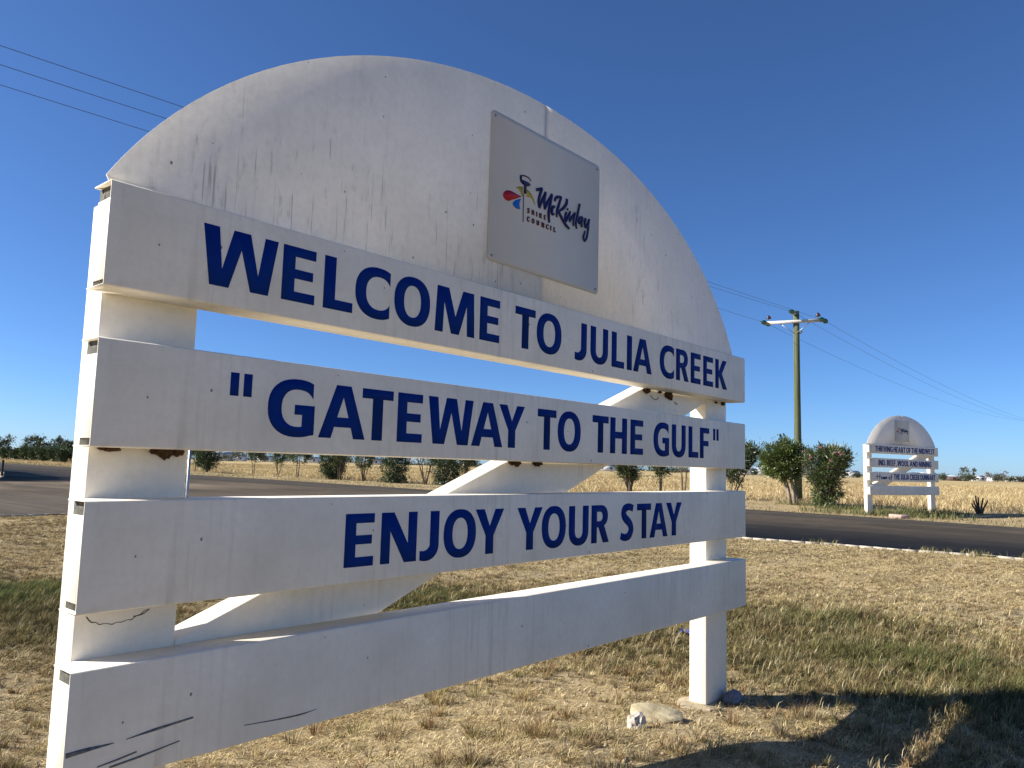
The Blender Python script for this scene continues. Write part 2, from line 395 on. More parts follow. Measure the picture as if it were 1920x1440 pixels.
# pale edge strip along the near side of the road
def strip(name, line, w, z, m, label, h=0.05):
    mb = MB(); P = [Vector((p[0], p[1])) for p in line]; L = []; R = []
    for i, p in enumerate(P):
        d = (P[min(i + 1, len(P) - 1)] - P[max(i - 1, 0)]).normalized(); nrm = Vector((-d.y, d.x))
        ww = w * (0.75 + 0.35 * math.sin(i * 0.31) * math.sin(i * .17 + 1) + 0.12 * math.sin(i * .9))
        L.append(p + nrm * ww * 0.9); R.append(p - nrm * w * 0.15)
    for i in range(len(P) - 1):
        v = [(*L[i], z), (*R[i], z), (*R[i + 1], z), (*L[i + 1], z), (*L[i], z - h), (*R[i], z - h), (*R[i + 1], z - h), (*L[i + 1], z - h)]
        mb.add(v, [(0, 1, 2, 3), (0, 4, 5, 1), (1, 5, 6, 2), (2, 6, 7, 3), (3, 7, 4, 0)])
    return tag(link(name, mb.mesh(name, m)), label, 'kerb', kind='structure')
fine_near = [wob((near_x(y), y), 0) for y in np.arange(-14, 9.8, 0.22)] + [wob(p, 0) for p in arc] + [wob((x, NEAR_Y), 0) for x in np.arange(7.5, -14, -0.3)]
strip('kerb_strip', fine_near, 0.05, ZR + 0.006, M_kerb, 'pale flush concrete edge along the near side of the road')
strip('side_road_kerb', [(-40, 34.2), (0, 35.1), (7, 36.3), (9.6, 37.3), (11.0, 39.1), (12.6, 44.1), (15.2, 53.1), (17, 70)], 0.14, ZR + 0.008, M_kerbd, 'pale kerb round the far corner of the side road', 0.1)

# ------------------------------------------------------------------ glyphs (cap height 1)
def sup(cx, cy, rx, ry, a0, a1, k, e=2.25):
    r = []
    for a in np.linspace(a0, a1, k):
        c, s = math.cos(a), math.sin(a)
        r.append((cx + rx * math.copysign(abs(c) ** (2 / e), c), cy + ry * math.copysign(abs(s) ** (2 / e), s)))
    return r
def arc_to_x(cx, cy, rx, ry, xr, k, e, start_top=True):
    """left-hand arc from (xr, upper) counter-clockwise to (xr, lower)"""
    u = (xr - cx) / rx; a = math.acos(max(-1, min(1, math.copysign(abs(u) ** (e / 2), u))))
    return sup(cx, cy, rx, ry, a, 2 * PI - a, k, e)
def thick_line(pts, w):
    """outline of a stroke; w constant or per point; smooth through pts"""
    P = np.array(pts, float); n = len(P); W_ = np.full(n, w) if isinstance(w, (int, float)) else np.array(w, float)
    if n > 2:
        t = np.concatenate([[0], np.cumsum(np.hypot(*np.diff(P, axis=0).T))]); tt = np.linspace(0, t[-1], max(8, 7 * (n - 1)))
        pe = np.vstack([2 * P[0] - P[1], P, 2 * P[-1] - P[-2]]); out = []
        for q in tt:
            i = min(max(np.searchsorted(t, q, side='right') - 1, 0), n - 2); u = (q - t[i]) / (t[i + 1] - t[i])
            p0, p1, p2, p3 = pe[i], pe[i + 1], pe[i + 2], pe[i + 3]
            out.append(0.5 * (2 * p1 + (p2 - p0) * u + (2 * p0 - 5 * p1 + 4 * p2 - p3) * u * u + (3 * p1 - p0 - 3 * p2 + p3) * u ** 3))
        W_ = np.interp(tt, t, W_); P = np.array(out)
    d = np.gradient(P, axis=0); d /= np.hypot(d[:, 0], d[:, 1])[:, None]; nn = np.stack([-d[:, 1], d[:, 0]], 1)
    A = P + nn * W_[:, None] / 2; B = P - nn * W_[:, None] / 2
    return [tuple(p) for p in B] + [tuple(p) for p in A[::-1]]
def stroke(mb, pts, w, y0, y1):
    q = thick_line(pts, w); n = len(q) // 2; B = q[:n]; A = q[n:][::-1]
    for i in range(n - 1):
        c = [B[i], B[i + 1], A[i + 1], A[i]]
        mb.add([(p[0], y0, p[1]) for p in c] + [(p[0], y1, p[1]) for p in c], [(0, 1, 2, 3), (0, 4, 5, 1), (2, 6, 7, 3)])
S = 0.255; T = 0.18
def glyph(ch):
    if ch == 'E': return 0.70, [[(0, 0), (0.69, 0), (0.69, T), (S, T), (S, .42), (.64, .42), (.64, .42 + T - .01), (S, .59), (S, 1 - T), (0.69, 1 - T), (0.69, 1), (0, 1)]]
    if ch == 'F': return 0.65, [[(0, 0), (S, 0), (S, .40), (.60, .40), (.60, .575), (S, .575), (S, 1 - T), (.65, 1 - T), (.65, 1), (0, 1)]]
    if ch == 'L': return 0.66, [[(0, 0), (.66, 0), (.66, T + .01), (S, T + .01), (S, 1), (0, 1)]]
    if ch == 'T': return 0.77, [[(.257, 0), (.513, 0), (.513, 1 - T - .01), (.77, 1 - T - .01), (.77, 1), (0, 1), (0, 1 - T - .01), (.257, 1 - T - .01)]]
    if ch == 'I': return 0.26, [[(0, 0), (.26, 0), (.26, 1), (0, 1)]]
    if ch == 'H': return 0.85, [[(0, 0), (S, 0), (S, .42), (.85 - S, .42), (.85 - S, 0), (.85, 0), (.85, 1), (.85 - S, 1), (.85 - S, .61), (S, .61), (S, 1), (0, 1)]]
    if ch == 'N': return 0.94, [[(0, 0), (.235, 0), (.235, .63), (.62, 0), (.94, 0), (.94, 1), (.705, 1), (.705, .37), (.32, 1), (0, 1)]]
    if ch == 'M': return 1.22, [[(0, 0), (.235, 0), (.262, .68), (.49, 0), (.73, 0), (.958, .68), (.985, 0), (1.22, 0), (1.175, 1), (.83, 1), (.61, .38), (.39, 1), (.045, 1)]]
    if ch == 'W': return 1.35, [[(0, 1), (.15, 0), (.48, 0), (.675, .69), (.87, 0), (1.20, 0), (1.35, 1), (1.10, 1), (1.00, .29), (.825, 1), (.525, 1), (.35, .29), (.27, 1)]]
    if ch == 'A': return 1.05, [[(0, 0), (.27, 0), (.335, .21), (.715, .21), (.78, 0), (1.05, 0), (.69, 1), (.36, 1)], [(.395, .395), (.525, .78), (.655, .395)]]
    if ch == 'V': return 0.95, [[(.32, 0), (.63, 0), (.95, 1), (.67, 1), (.475, .28), (.28, 1), (0, 1)]]
    if ch == 'Y': return 0.95, [[(.345, 0), (.605, 0), (.605, .41), (.95, 1), (.66, 1), (.475, .62), (.29, 1), (0, 1), (.345, .41)]]
    if ch == 'K': return 0.89, [[(0, 0), (.25, 0), (.25, .44), (.56, 0), (.89, 0), (.50, .53), (.86, 1), (.55, 1), (.25, .58), (.25, 1), (0, 1)]]
    if ch == 'O': return 0.99, [sup(.495, .5, .495, .52, 0, 2 * PI, 41)[:-1], sup(.495, .5, .235, .335, 0, 2 * PI, 33)[:-1]]
    if ch == 'C':
        o = arc_to_x(.56, .5, .56, .52, .865, 30, 2.3); i = arc_to_x(.585, .5, .325, .335, .865, 22, 2.3)
        return 0.865, [o + i[::-1]]
    if ch == 'G':
        o = arc_to_x(.58, .5, .58, .52, .90, 30, 2.3); i = arc_to_x(.59, .5, .325, .335, .685, 24, 2.3)
        i2 = [p for p in arc_to_x(.60, .5, .34, .335, .90, 24, 2.3)]
        inner = i[::-1]; top = [p for p in i2 if p[0] > .69 and p[1] > .5]
        return 0.94, [o[:-1] + [(.94, .035), (.94, .56), (.53, .56), (.53, .385), (.685, .385)] + inner + top[::-1]]
    if ch == 'J':
        return 0.53, [[(.275, 1), (.275, .31)] + sup(.085, .32, .19, .135, 0, -PI / 2 * .95, 7, 2.0)[1:] + [(0, .195), (0, .0)] + sup(.16, .30, .37, .32, -PI / 2 * 1.25, 0, 12, 2.1)[1:] + [(.53, 1)]]
    if ch == 'U':
        return 0.85, [[(0, 1)] + sup(.425, .36, .425, .38, PI, 2 * PI, 20, 2.2) + [(.85, 1), (.595, 1)] + sup(.425, .37, .17, .20, 2 * PI, PI, 14, 2.2) + [(.255, 1)]]
    if ch == 'R':
        return 0.83, [[(0, 0), (.255, 0), (.255, .41), (.33, .41), (.545, 0), (.83, 0), (.60, .46)] + sup(.45, .715, .325, .285, -PI / 2 * .62, PI / 2, 14, 2.2) + [(0, 1)],
                      [(.255, .575), (.255, .825)] + sup(.40, .70, .125, .125, PI / 2, -PI / 2, 10, 2.1)]
    if ch == 'P':
        return 0.75, [[(0, 0), (.255, 0), (.255, .39), (.38, .39)] + sup(.40, .695, .36, .305, -PI / 2, PI / 2, 14, 2.2) + [(0, 1)], [(.255, .56), (.255, .825)] + sup(.38, .692, .125, .132, PI / 2, -PI / 2, 10, 2.1)]
    if ch == 'B':
        return 0.80, [[(0, 0), (.40, 0)] + sup(.45, .29, .34, .29, -PI / 2, PI / 2 * .6, 12, 2.2) + sup(.42, .755, .33, .245, -PI / 2 * .6, PI / 2, 12, 2.2) + [(0, 1)],
                      [(.255, .165), (.255, .43)] + sup(.40, .297, .13, .132, PI / 2, -PI / 2, 8), [(.255, .585), (.255, .84)] + sup(.38, .712, .11, .127, PI / 2, -PI / 2, 8)]
    if ch == 'D':
        return 0.90, [[(0, 0), (.36, 0)] + sup(.36, .5, .53, .5, -PI / 2, PI / 2, 20, 2.2) + [(0, 1)], [(.255, .18), (.255, .82)] + sup(.36, .5, .265, .32, PI / 2, -PI / 2, 14, 2.1)]
    if ch == 'S':
        return 0.71, [thick_line([(.655, .875), (.52, .915), (.36, .92), (.21, .86), (.165, .73), (.25, .61), (.38, .53), (.50, .43), (.555, .29), (.47, .14), (.32, .08), (.16, .085), (.02, .135)],
                                 [.19, .195, .20, .235, .25, .245, .24, .245, .25, .235, .20, .195, .19])]
    if ch == '"': return 0.40, [[(0, .62), (.155, .62), (.155, 1.01), (0, 1.01)], None, [(.245, .62), (.40, .62), (.40, 1.01), (.245, 1.01)]]
    if ch == '.': return 0.26, [[(0, 0), (.25, 0), (.25, .22), (0, .22)]]
    if ch == ',': return 0.26, [[(.02, -.18), (.12, -.18), (.26, .2), (.06, .2)]]
    return 0.3, []
def glyph_parts(ch):
    w, p = glyph(ch); groups = [[]]
    for q in p:
        if q is None: groups.append([])
        else: groups[-1].append(q)
    return w, [g for g in groups if g]
def put_glyph(mb, ch, x0, x1, z0, cap, y0, y1):
    w, gs = glyph_parts(ch); s = (x1 - x0) / w
    for gq in gs:
        v, f = prism([[(x0 + px * s, z0 + pz * cap) for px, pz in q] for q in gq], y0, y1); mb.add(v, f)
def put_text(mb, text, x0, x1, z0, cap, y0, y1, sp=0.11, wsp=0.36):
    adv = 0; pos = []
    for ch in text:
        if ch == ' ': adv += wsp - sp; continue
        w = glyph(ch)[0]; pos.append((ch, adv, adv + w)); adv += w + sp
    s = (x1 - x0) / (adv - sp)
    for ch, a, b in pos: put_glyph(mb, ch, x0 + a * s, x0 + b * s, z0, cap, y0, y1)

# ------------------------------------------------------------------ the welcome signs
LB = 4.112; HB = 0.30; PITCH = 0.4443; TOP = 2.235; DEP = 0.118; TH = 0.0035
def board_mesh(name):
    """folded steel channel: front sheet, top and bottom flanges, open at the back"""
    r = 0.006; ch = []
    def crn(cy, cz, rr, a0, a1): return [(cy + rr * math.cos(a), cz + rr * math.sin(a)) for a in np.linspace(a0, a1, 5)]
    outer = [(DEP, 0.0)] + crn(r, r, r, 1.5 * PI, PI)[0:] + crn(r, HB - r, r, PI, PI / 2) + [(DEP, HB)]
    inner = [(DEP, HB - TH)] + crn(r, HB - r, r - TH, PI / 2, PI) + crn(r, r, r - TH, PI, 1.5 * PI) + [(DEP, TH)]
    prof = outer + inner; n = len(prof)
    xs = np.linspace(0, LB, 9); v = []; f = []
    for x in xs: v += [(x, p[0], p[1]) for p in prof]
    for i in range(len(xs) - 1):
        for j in range(n):
            a = i * n + j; b = i * n + (j + 1) % n; f.append((a, b, b + n, a + n))
    tr = tessellate_polygon([[Vector((p[0], p[1], 0)) for p in prof]])
    for t in tr: f.append(t); f.append(tuple(i + (len(xs) - 1) * n for i in reversed(t)))
    mb = MB(); mb.add(v, f); me = mb.mesh(name, M_board)
    bm = bmesh.new(); bm.from_mesh(me); bmesh.ops.recalc_face_normals(bm, faces=bm.faces); bm.to_mesh(me); bm.free()
    return me
BOARD = board_mesh('board')
def capm(left):
    mb = MB(); x = (0.012, 0.0162) if left else (LB - 0.0162, LB - 0.012)
    mb.box(*x, 0.020, DEP - 0.001, 0.024, HB - 0.042); return bevel_obj(mb.mesh('end_cap', M_post), 0.001, 1)
CAPS = [capm(True), capm(False)]
SLOT_SHADE = []  # dark plates standing in for the shaded channel interior behind the end caps
for x0, x1 in ((0.0165, 0.019), (LB - 0.019, LB - 0.0165)):
    mb = MB(); mb.box(x0, x1, 0.0045, DEP + 0.001, 0.0045, HB - 0.0045); SLOT_SHADE.append(mb.mesh('slot_shade_plate', M_slot))
YP0, YP1 = 0.124, 0.242
def post_mesh(x0, x1):
    mb = MB(); mb.box(x0, x1, YP0, YP1, -0.25, 2.215); return bevel_obj(mb.mesh('post', M_post), 0.005, 2)
POSTS = [post_mesh(0.045, 0.335), post_mesh(3.80, 4.090)]
def brace_mesh():
    f0 = lambda x: 0.472 + 0.38 * x; f1 = lambda x: 0.788 + 0.38 * x; x0, x1 = 0.3365, 3.7985
    v, f = prism([[(x0, f0(x0)), (x1, f0(x1)), (x1, min(f1(x1), 2.20)), (3.70, min(f1(3.70), 2.2)), (x0, f1(x0))]], YP0 + 0.002, YP1 - 0.004)
    mb = MB(); mb.add(v, f); return bevel_obj(mb.mesh('diagonal_brace', M_post), 0.004, 2)
BRACE = brace_mesh()
def arch_z(x):
    u = abs((x - 2.055) / 2.22); return 1.6 + 1.645 * max(1 - u ** 2.05, 0) ** (1 / 2.05)
YA = 0.083
def arch_mesh(x0, x1):
    xs = [x0 + (x1 - x0) * (0.5 - 0.5 * math.cos(PI * i / 40)) for i in range(41)]
    top = [(x, arch_z(x)) for x in xs]
    if x0 < 0.1: top = [(x0 + 0.012, top[0][1] - 0.012)] + top[1:]
    v, f = prism([[(x0, 2.20), (x1, 2.20)] + top[::-1]], YA, YA + 0.004)
    mb = MB(); mb.add(v, f); return mb.mesh('arch_panel', M_arch)
ARCH = [arch_mesh(0.012, 2.0150), arch_mesh(2.0166, 4.096)]
mb = MB(); mb.box(2.006, 2.026, YA + 0.0055, YA + 0.011, 2.2, arch_z(2.0) - 0.003); SEAM = mb.mesh('seam_strip', M_dark)
PC = (2.05, 2.728)
def plate_mesh():
    w, h, r = 0.429, 0.350, 0.022; p = []
    for cx, cz, a in ((w - r, h - r, 0), (-w + r, h - r, PI / 2), (-w + r, -h + r, PI), (w - r, -h + r, 1.5 * PI)):
        p += [(PC[0] + cx + r * math.cos(a + t), PC[1] + cz + r * math.sin(a + t)) for t in np.linspace(0, PI / 2, 6)]
    v, f = prism([p], 0.0775, 0.0812); mb = MB(); mb.add(v, f); return mb.mesh('logo_plate', M_plate)
PLATE = plate_mesh()
PLATE_STAND = []
for sx in (-1, 1):
    for sz in (-1, 1):
        mb = MB(); mb.box(PC[0] + sx * 0.36 - 0.03, PC[0] + sx * 0.36 + 0.03, 0.0815, 0.0829, PC[1] + sz * 0.3 - 0.02, PC[1] + sz * 0.3 + 0.02); PLATE_STAND.append(mb.mesh('plate_spacer', M_dark))
def screw(x, z, y):
    mb = MB(); mb.lathe((x, y, z), (0, -1, 0), [(0, 0.0065), (0.002, 0.0065), (0.0035, 0.004), (0.0036, 0.0)], 8); return mb.mesh('screw', M_screw)
SCREWS = [screw(PC[0] + sx * 0.405, PC[1] + sz * 0.325, 0.0775) for sx in (-1, 1) for sz in (-1, 1)]
LOGO = {'strokes':{'M':[[(-0.106,0.064),(-0.083,0.072),(-0.056,0.086)],[(-0.058,0.085),(-0.072,0.052),(-0.083,0.014),(-0.078,-0.019)],[(-0.078,-0.019),(-0.057,0.025),(-0.031,0.074)],[(-0.031,0.074),(-0.04,0.03),(-0.036,-0.015)],[(-0.035,-0.011),(-0.015,0.026),(0.02,0.078)],[(0.018,0.076),(0.006,0.025),(-0.004,-0.027),(0.001,-0.071)]],'c':[[(0.043,0.019),(0.029,0.016),(0.021,-0.006),(0.025,-0.022),(0.04,-0.018)]],'K':[[(0.045,0.048),(0.048,0.063),(0.065,0.076),(0.098,0.086)],[(0.095,0.085),(0.077,0.041),(0.062,0.0),(0.062,-0.028)],[(0.143,0.089),(0.139,0.063),(0.114,0.033),(0.075,0.005)],[(0.075,0.005),(0.098,-0.018),(0.132,-0.045),(0.166,-0.06)]],'i':[[(0.139,0.02),(0.13,-0.009),(0.133,-0.032)],[(0.146,0.041),(0.15,0.031)]],'n':[[(0.133,-0.032),(0.153,-0.003),(0.171,0.032)],[(0.171,0.032),(0.166,0.001),(0.168,-0.023)],[(0.168,-0.023),(0.188,0.007),(0.214,0.037)],[(0.214,0.037),(0.202,-0.001),(0.199,-0.037)]],'l':[[(0.252,0.093),(0.235,0.033),(0.221,-0.022),(0.231,-0.043)]],'a':[[(0.274,0.03),(0.255,0.02),(0.246,-0.001),(0.254,-0.009),(0.275,0.011),(0.277,0.029)],[(0.277,0.029),(0.269,0.0),(0.273,-0.025)]],'y':[[(0.303,0.031),(0.298,0.0),(0.307,-0.016),(0.325,0.005),(0.337,0.034)],[(0.337,0.034),(0.331,-0.015),(0.32,-0.065),(0.301,-0.089),(0.29,-0.075),(0.304,-0.036)]]},
'icon':{'bar':[(-0.227,0.099),(-0.211,0.105),(-0.21,0.081),(-0.2,0.083),(-0.179,0.083),(-0.161,0.083),(-0.144,0.075),(-0.161,0.064),(-0.176,0.06),(-0.176,0.024),(-0.194,0.018),(-0.196,0.06),(-0.209,0.063),(-0.221,0.068),(-0.226,0.076)],'red':[(-0.34,-0.028),(-0.335,-0.014),(-0.321,-0.003),(-0.299,0.005),(-0.277,0.006),(-0.248,0.003),(-0.207,0.001),(-0.241,-0.017),(-0.276,-0.034),(-0.303,-0.048),(-0.325,-0.046),(-0.336,-0.039)],'blue':[(-0.213,-0.011),(-0.235,-0.021),(-0.254,-0.03),(-0.269,-0.045),(-0.272,-0.054),(-0.259,-0.064),(-0.239,-0.067),(-0.217,-0.062),(-0.223,-0.05),(-0.224,-0.033)],'yel1':[(-0.256,0.029),(-0.237,0.041),(-0.212,0.049),(-0.199,0.048),(-0.197,0.004),(-0.21,0.007),(-0.22,0.02),(-0.232,0.031)],'yel2':[(-0.172,0.048),(-0.152,0.042),(-0.134,0.032),(-0.118,0.015),(-0.103,-0.013),(-0.115,-0.009),(-0.133,0.012),(-0.155,0.014),(-0.171,0.01)]},
'arc':[(-0.211,0.103),(-0.181,0.107),(-0.158,0.104),(-0.144,0.095)],'pole':[(-0.197,0.014),(-0.195,-0.119)],
'txt':[('S',-0.167,-0.149),('H',-0.133,-0.116),('I',-0.0975,-0.0915),('R',-0.075,-0.057),('E',-0.039,-0.026)],
'txt2':[('C',-0.167,-0.149),('O',-0.131,-0.112),('U',-0.094,-0.076),('N',-0.056,-0.037),('C',-0.021,-0.003),('I',0.0125,0.0185),('L',0.039,0.055)]}
def logo_meshes():
    out = []; sh = lambda q: [(p[0] + PC[0], p[1] + PC[1]) for p in q]; yf = 0.0768
    def flat(name, polys, m, y):
        mb = MB()
        for q in polys:
            v, f = prism([q], y, y + 0.0006); mb.add(v, f)
        out.append((name, mb.mesh(name, m)))
    flat('yellow_petal', [sh(LOGO['icon']['yel1'])], M_yel, yf); flat('yellow_petal', [sh(LOGO['icon']['yel2'])], M_yel, yf)
    flat('red_petal', [sh(LOGO['icon']['red'])], M_red, yf - 0.0007); flat('blue_petal', [sh(LOGO['icon']['blue'])], M_blue, yf - 0.0014)
    flat('windmill_emblem', [sh(LOGO['icon']['bar']), thick_line(sh(LOGO['arc']), 0.006), ], M_ink, yf - 0.0021)
    flat('windmill_mast', [thick_line(sh(LOGO['pole']), 0.0045)], M_ink, yf - 0.0028)
    k = 0
    for ch, sts in LOGO['strokes'].items():
        mb = MB()
        for q in sts:
            w0 = 0.0165 if ch in 'MK' else 0.0135; n = len(q)
            stroke(mb, sh(q), [w0 * (0.85 if i == 0 else 0.62 if i == n - 1 else 1.0) for i in range(n)], yf - 0.0005 * (k % 7) - .003, yf + 0.0006); k += 1
        out.append(('letter', mb.mesh('letter', M_ink)))
    for key, dz in (('txt', 0.0655), ('txt2', 0.1065)):
        for ch, a, b in LOGO[key]:
            mb = MB(); put_glyph(mb, ch, PC[0] + a, PC[0] + b, PC[1] - dz, 0.0235, yf - 0.0036, yf + 0.0006); out.append(('letter', mb.mesh('letter', M_maroon)))
    return out
LOGOM = logo_meshes()

ROW1 = [('W',.273,.531),('E',.551,.681),('L',.715,.84),('C',.85,1.01),('O',1.032,1.215),('M',1.244,1.471),('E',1.502,1.629),('T',1.731,1.872),('O',1.883,2.07),('J',2.179,2.277),('U',2.31,2.466),('L',2.5,2.619),('I',2.646,2.695),('A',2.708,2.901),('C',2.988,3.15),('R',3.175,3.327),('E',3.353,3.48),('E',3.513,3.646),('K',3.677,3.842)]
ROW2 = [('"',.393,.467),('G',.527,.705),('A',.724,.922),('T',.905,1.049),('E',1.072,1.199),('W',1.228,1.48),('A',1.473,1.666),('Y',1.641,1.812),('T',1.905,2.043),('O',2.056,2.239),('T',2.339,2.481),('H',2.497,2.655),('E',2.689,2.818),('G',2.926,3.098),('U',3.13,3.292),('L',3.328,3.45),('F',3.471,3.592),('"',3.646,3.721)]
ROW3 = [('E',.857,.987),('N',1.018,1.192),('J',1.21,1.308),('O',1.334,1.518),('Y',1.514,1.69),('Y',1.779,1.955),('O',1.952,2.133),('U',2.157,2.317),('R',2.342,2.496),('S',2.601,2.733),('T',2.762,2.905),('A',2.892,3.085),('Y',3.068,3.247)]
def sign(loc, rz, label, rows, first):
    root = empty('welcome_sign', loc, rz); tag(root, label, 'sign')
    tops = [TOP - PITCH * i for i in range(4)]
    for i, zt in enumerate(tops):
        b = link('board', BOARD, root, (0, 0, zt - HB))
        for c in CAPS: link('end_cap', c, b)
        for c in SLOT_SHADE: link('slot_shade_plate', c, b)
        if first and i < 3:
            for ch, x0, x1 in rows[i]:
                mb = MB(); z0 = 0.0645 if i else 0.0635
                if i: z0 = (1.668 + .065 - .185 + 0.0) - (tops[1] - HB) if i == 1 else (1.2225 + .065 - .1855) - (tops[2] - HB)
                else: z0 = (2.115 + .065 - .185) - (tops[0] - HB)
                put_glyph(mb, ch, x0, x1, z0, 0.185, -0.0012, 0.0005); link('letter', mb.mesh('letter', M_navy), b)
        elif not first and i < 3:
            mb = MB(); t, x0, x1 = rows[i]; put_text(mb, t, x0, x1, 0.063, 0.180, -0.003, 0.001); link('lettering', mb.mesh('lettering', M_navy), b)
            if i == 2:
                k = 0
                for q in ([[(.42,.245),(.40,.06)],[(.56,.245),(.53,.06)],[(.34,.15),(.62,.165)]], [[(.62,.10),(.66,.14),(.69,.10),(.65,.065),(.62,.10)]], [[(.73,.065),(.74,.14),(.78,.07),(.80,.14),(.83,.07),(.85,.14),(.88,.07)]],
                          [[(.90,.10),(.95,.13),(.93,.15),(.90,.10),(.97,.075)]], [[(1.06,.10),(1.09,.14),(1.13,.10),(1.09,.065),(1.06,.10)]], [[(1.20,.03),(1.22,.20),(1.27,.225)],[(1.15,.14),(1.27,.15)]]):
                    mb = MB()
                    for s in q: stroke(mb, s, 0.022, -0.003 - 0.0006 * k, 0.001); k += 1
                    link('letter', mb.mesh('letter', M_navy), b)
        if first and i == 3:
            zb = zt - HB
            for q, w in (([(0.004, .694 - zb), (.054, .697 - zb), (.124, .698 - zb)], [.013, .011, .002]), ([(.156, .700 - zb), (.234, .708 - zb), (.345, .717 - zb)], [.002, .008, .005]),
                         ([(.085, .646 - zb), (.135, .652 - zb), (.187, .660 - zb)], [.003, .005, .004]), ([(.117, .637 - zb), (.197, .645 - zb), (.308, .660 - zb)], [.005, .006, .003]),
                         ([(.512, .657 - zb), (.627, .649 - zb), (.712, .646 - zb), (.777, .650 - zb)], [.002, .004, .005, .001])):
                mb = MB(); v, f = prism([thick_line(q, w)], -0.0009, 0.0004); mb.add(v, f); link('scuff_mark', mb.mesh('scuff_mark', M_scuff), b)
    for p in POSTS: link('post', p, root)
    link('diagonal_brace', BRACE, root)
    for a in ARCH: link('arch_panel', a, root)
    link('seam_strip', SEAM, root)
    pl = link('logo_plate', PLATE, root); 
    for s in PLATE_STAND: link('plate_spacer', s, pl)
    for s in SCREWS: link('screw', s, pl)
    for nme, me in LOGOM: link(nme, me, pl)
    if first:
        # mud daubers' nests and old mud in the corners under the boards
        for x, z, y, r in ((.245, 1.486, .119, (.030, .010, .013)), (.262, 1.478, .120, (.018, .010, .017)), (.10, 1.488, .119, (.030, .008, .007)), (.300, 1.484, .119, (.020, .009, .012)), (3.05, 1.925, .120, (.040, .014, .016)), (3.30, 1.920, .120, (.040, .015, .022)), (3.33, 1.912, .120, (.016, .010, .018)), (3.20, 1.93, .120, (.02, .008, .007)),
                           (4.03, 1.925, .119, (.022, .010, .013)), (1.895, 1.486, .120, (.042, .011, .013)), (1.91, 1.478, .121, (.016, .009, .012)), (2.06, 1.487, .120, (.034, .011, .015)), (.095, 1.043, .119, (.024, .010, .010)), (3.93, 1.925, .119, (.016, .007, .007))):
            link('mud_nest', bm_mesh(jitter_ball(r, x * 7, 3, 0.55, freq=2.4), 'mud_nest', M_mud), root, (x, y, z))
        for pts, w in (([(.075, 1.018), (.088, 1.002), (.102, .999), (.112, .992), (.128, .9935), (.146, .988), (.158, .992), (.172, .991), (.19, .9955), (.20, .994), (.213, 1.003), (.226, 1.006), (.235, 1.015), (.252, 1.019)], [.003, .0028, .0014, .002, .0011, .0019, .001, .0016, .0011, .002, .0016, .0026, .0012, .001]), ([(.205, 1.003), (.23, 1.006), (.25, 1.018)], .002), ([(3.10, 1.90), (3.13, 1.885), (3.17, 1.882), (3.19, 1.90)], .003), ([(3.38, 1.885), (3.41, 1.872), (3.42, 1.88)], .003)):
            mb = MB(); v, f = prism([thick_line(pts, w)], YP0 - 0.0012, YP0 + 0.0006); mb.add(v, f); link('mud_trail', mb.mesh('mud_trail', M_mud), root)
    return root
sign((0, 0, 0), 0.0, 'large white welcome sign close up with blue WELCOME TO JULIA CREEK boards', [ROW1, ROW2, ROW3], True)
sign((25.4, 5.4, 0.262), math.radians(-15.7), 'small distant white sign across the road reading THRIVING HEART OF THE MIDWEST',
     [('THRIVING HEART OF THE MIDWEST', 0.33, 3.88), ('IND. BEEF, WOOL AND MINING', 0.50, 3.66), ('THE JULIA CREEK DUNNART', 1.36, 3.88)], False)

# ------------------------------------------------------------------ footing, stones, litter near the sign
fb = jitter_ball((0.27, 0.17, 0.05), 3.3, 4, 0.22)
f = link('concrete_footing', bm_mesh(fb, 'concrete_footing', M_concrete, True), None, (3.82, 0.19, -0.034)); tag(f, 'rough sandy concrete footing around the foot of the right post', 'footing')
def slab(pts, h, m, name, loc, label, seed, tilt=(0, 0)):
    bm = bmesh.new(); c = Vector((sum(p[0] for p in pts) / len(pts), sum(p[1] for p in pts) / len(pts)))
    v, f = prism([[(p[0] - c.x, p[1] - c.y) for p in pts]], 0, h)
    mb = MB(); mb.add([(a, b, 0.5 * h - y) for a, y, b in v], f); me = mb.mesh(name, m)
    bm.from_mesh(me); bmesh.ops.recalc_face_normals(bm, faces=bm.faces)
    bmesh.ops.bevel(bm, geom=[e for e in bm.edges if len(e.link_faces) == 2 and e.calc_face_angle(0) > .5], offset=h * 0.12, segments=1, affect='EDGES')
    bmesh.ops.triangulate(bm, faces=bm.faces); bmesh.ops.subdivide_edges(bm, edges=bm.edges, cuts=1)
    from mathutils import noise as mn
    for q in bm.verts: q.co += mn.noise_vector(q.co * 14 + Vector((seed, 0, 0))) * h * 0.13
    bm.to_mesh(me); bm.free()
    o = link(name, me, None, (c.x, c.y, loc)); o.rotation_euler = (tilt[0], tilt[1], 0); tag(o, label, 'rock'); return o
slab([(3.179, 0.29), (3.247, 0.329), (3.344, 0.281), (3.383, 0.173), (3.383, 0.066), (3.286, 0.008), (3.14, 0.066), (3.071, 0.164)], 0.034, M_rock_tan, 'flat_stone', 0.062, 'flat yellowish stone slab lying in dry grass before the right post', 2, (0.10, -0.06))
r = link('stone', bm_mesh(jitter_ball((.056, .047, .055), 5.1, 3, 0.28), 'stone', M_rock_grey), None, (2.87, .055, .126)); tag(r, 'small rounded pale grey rock beside the flat yellow stone', 'rock')
r = link('stone', bm_mesh(jitter_ball((.085, .05, .045), 8.4, 3, 0.25), 'stone', M_rock_dark), None, (4.03, .055, .025)); tag(r, 'shaded bluish grey rock touching the front of the right post', 'rock')
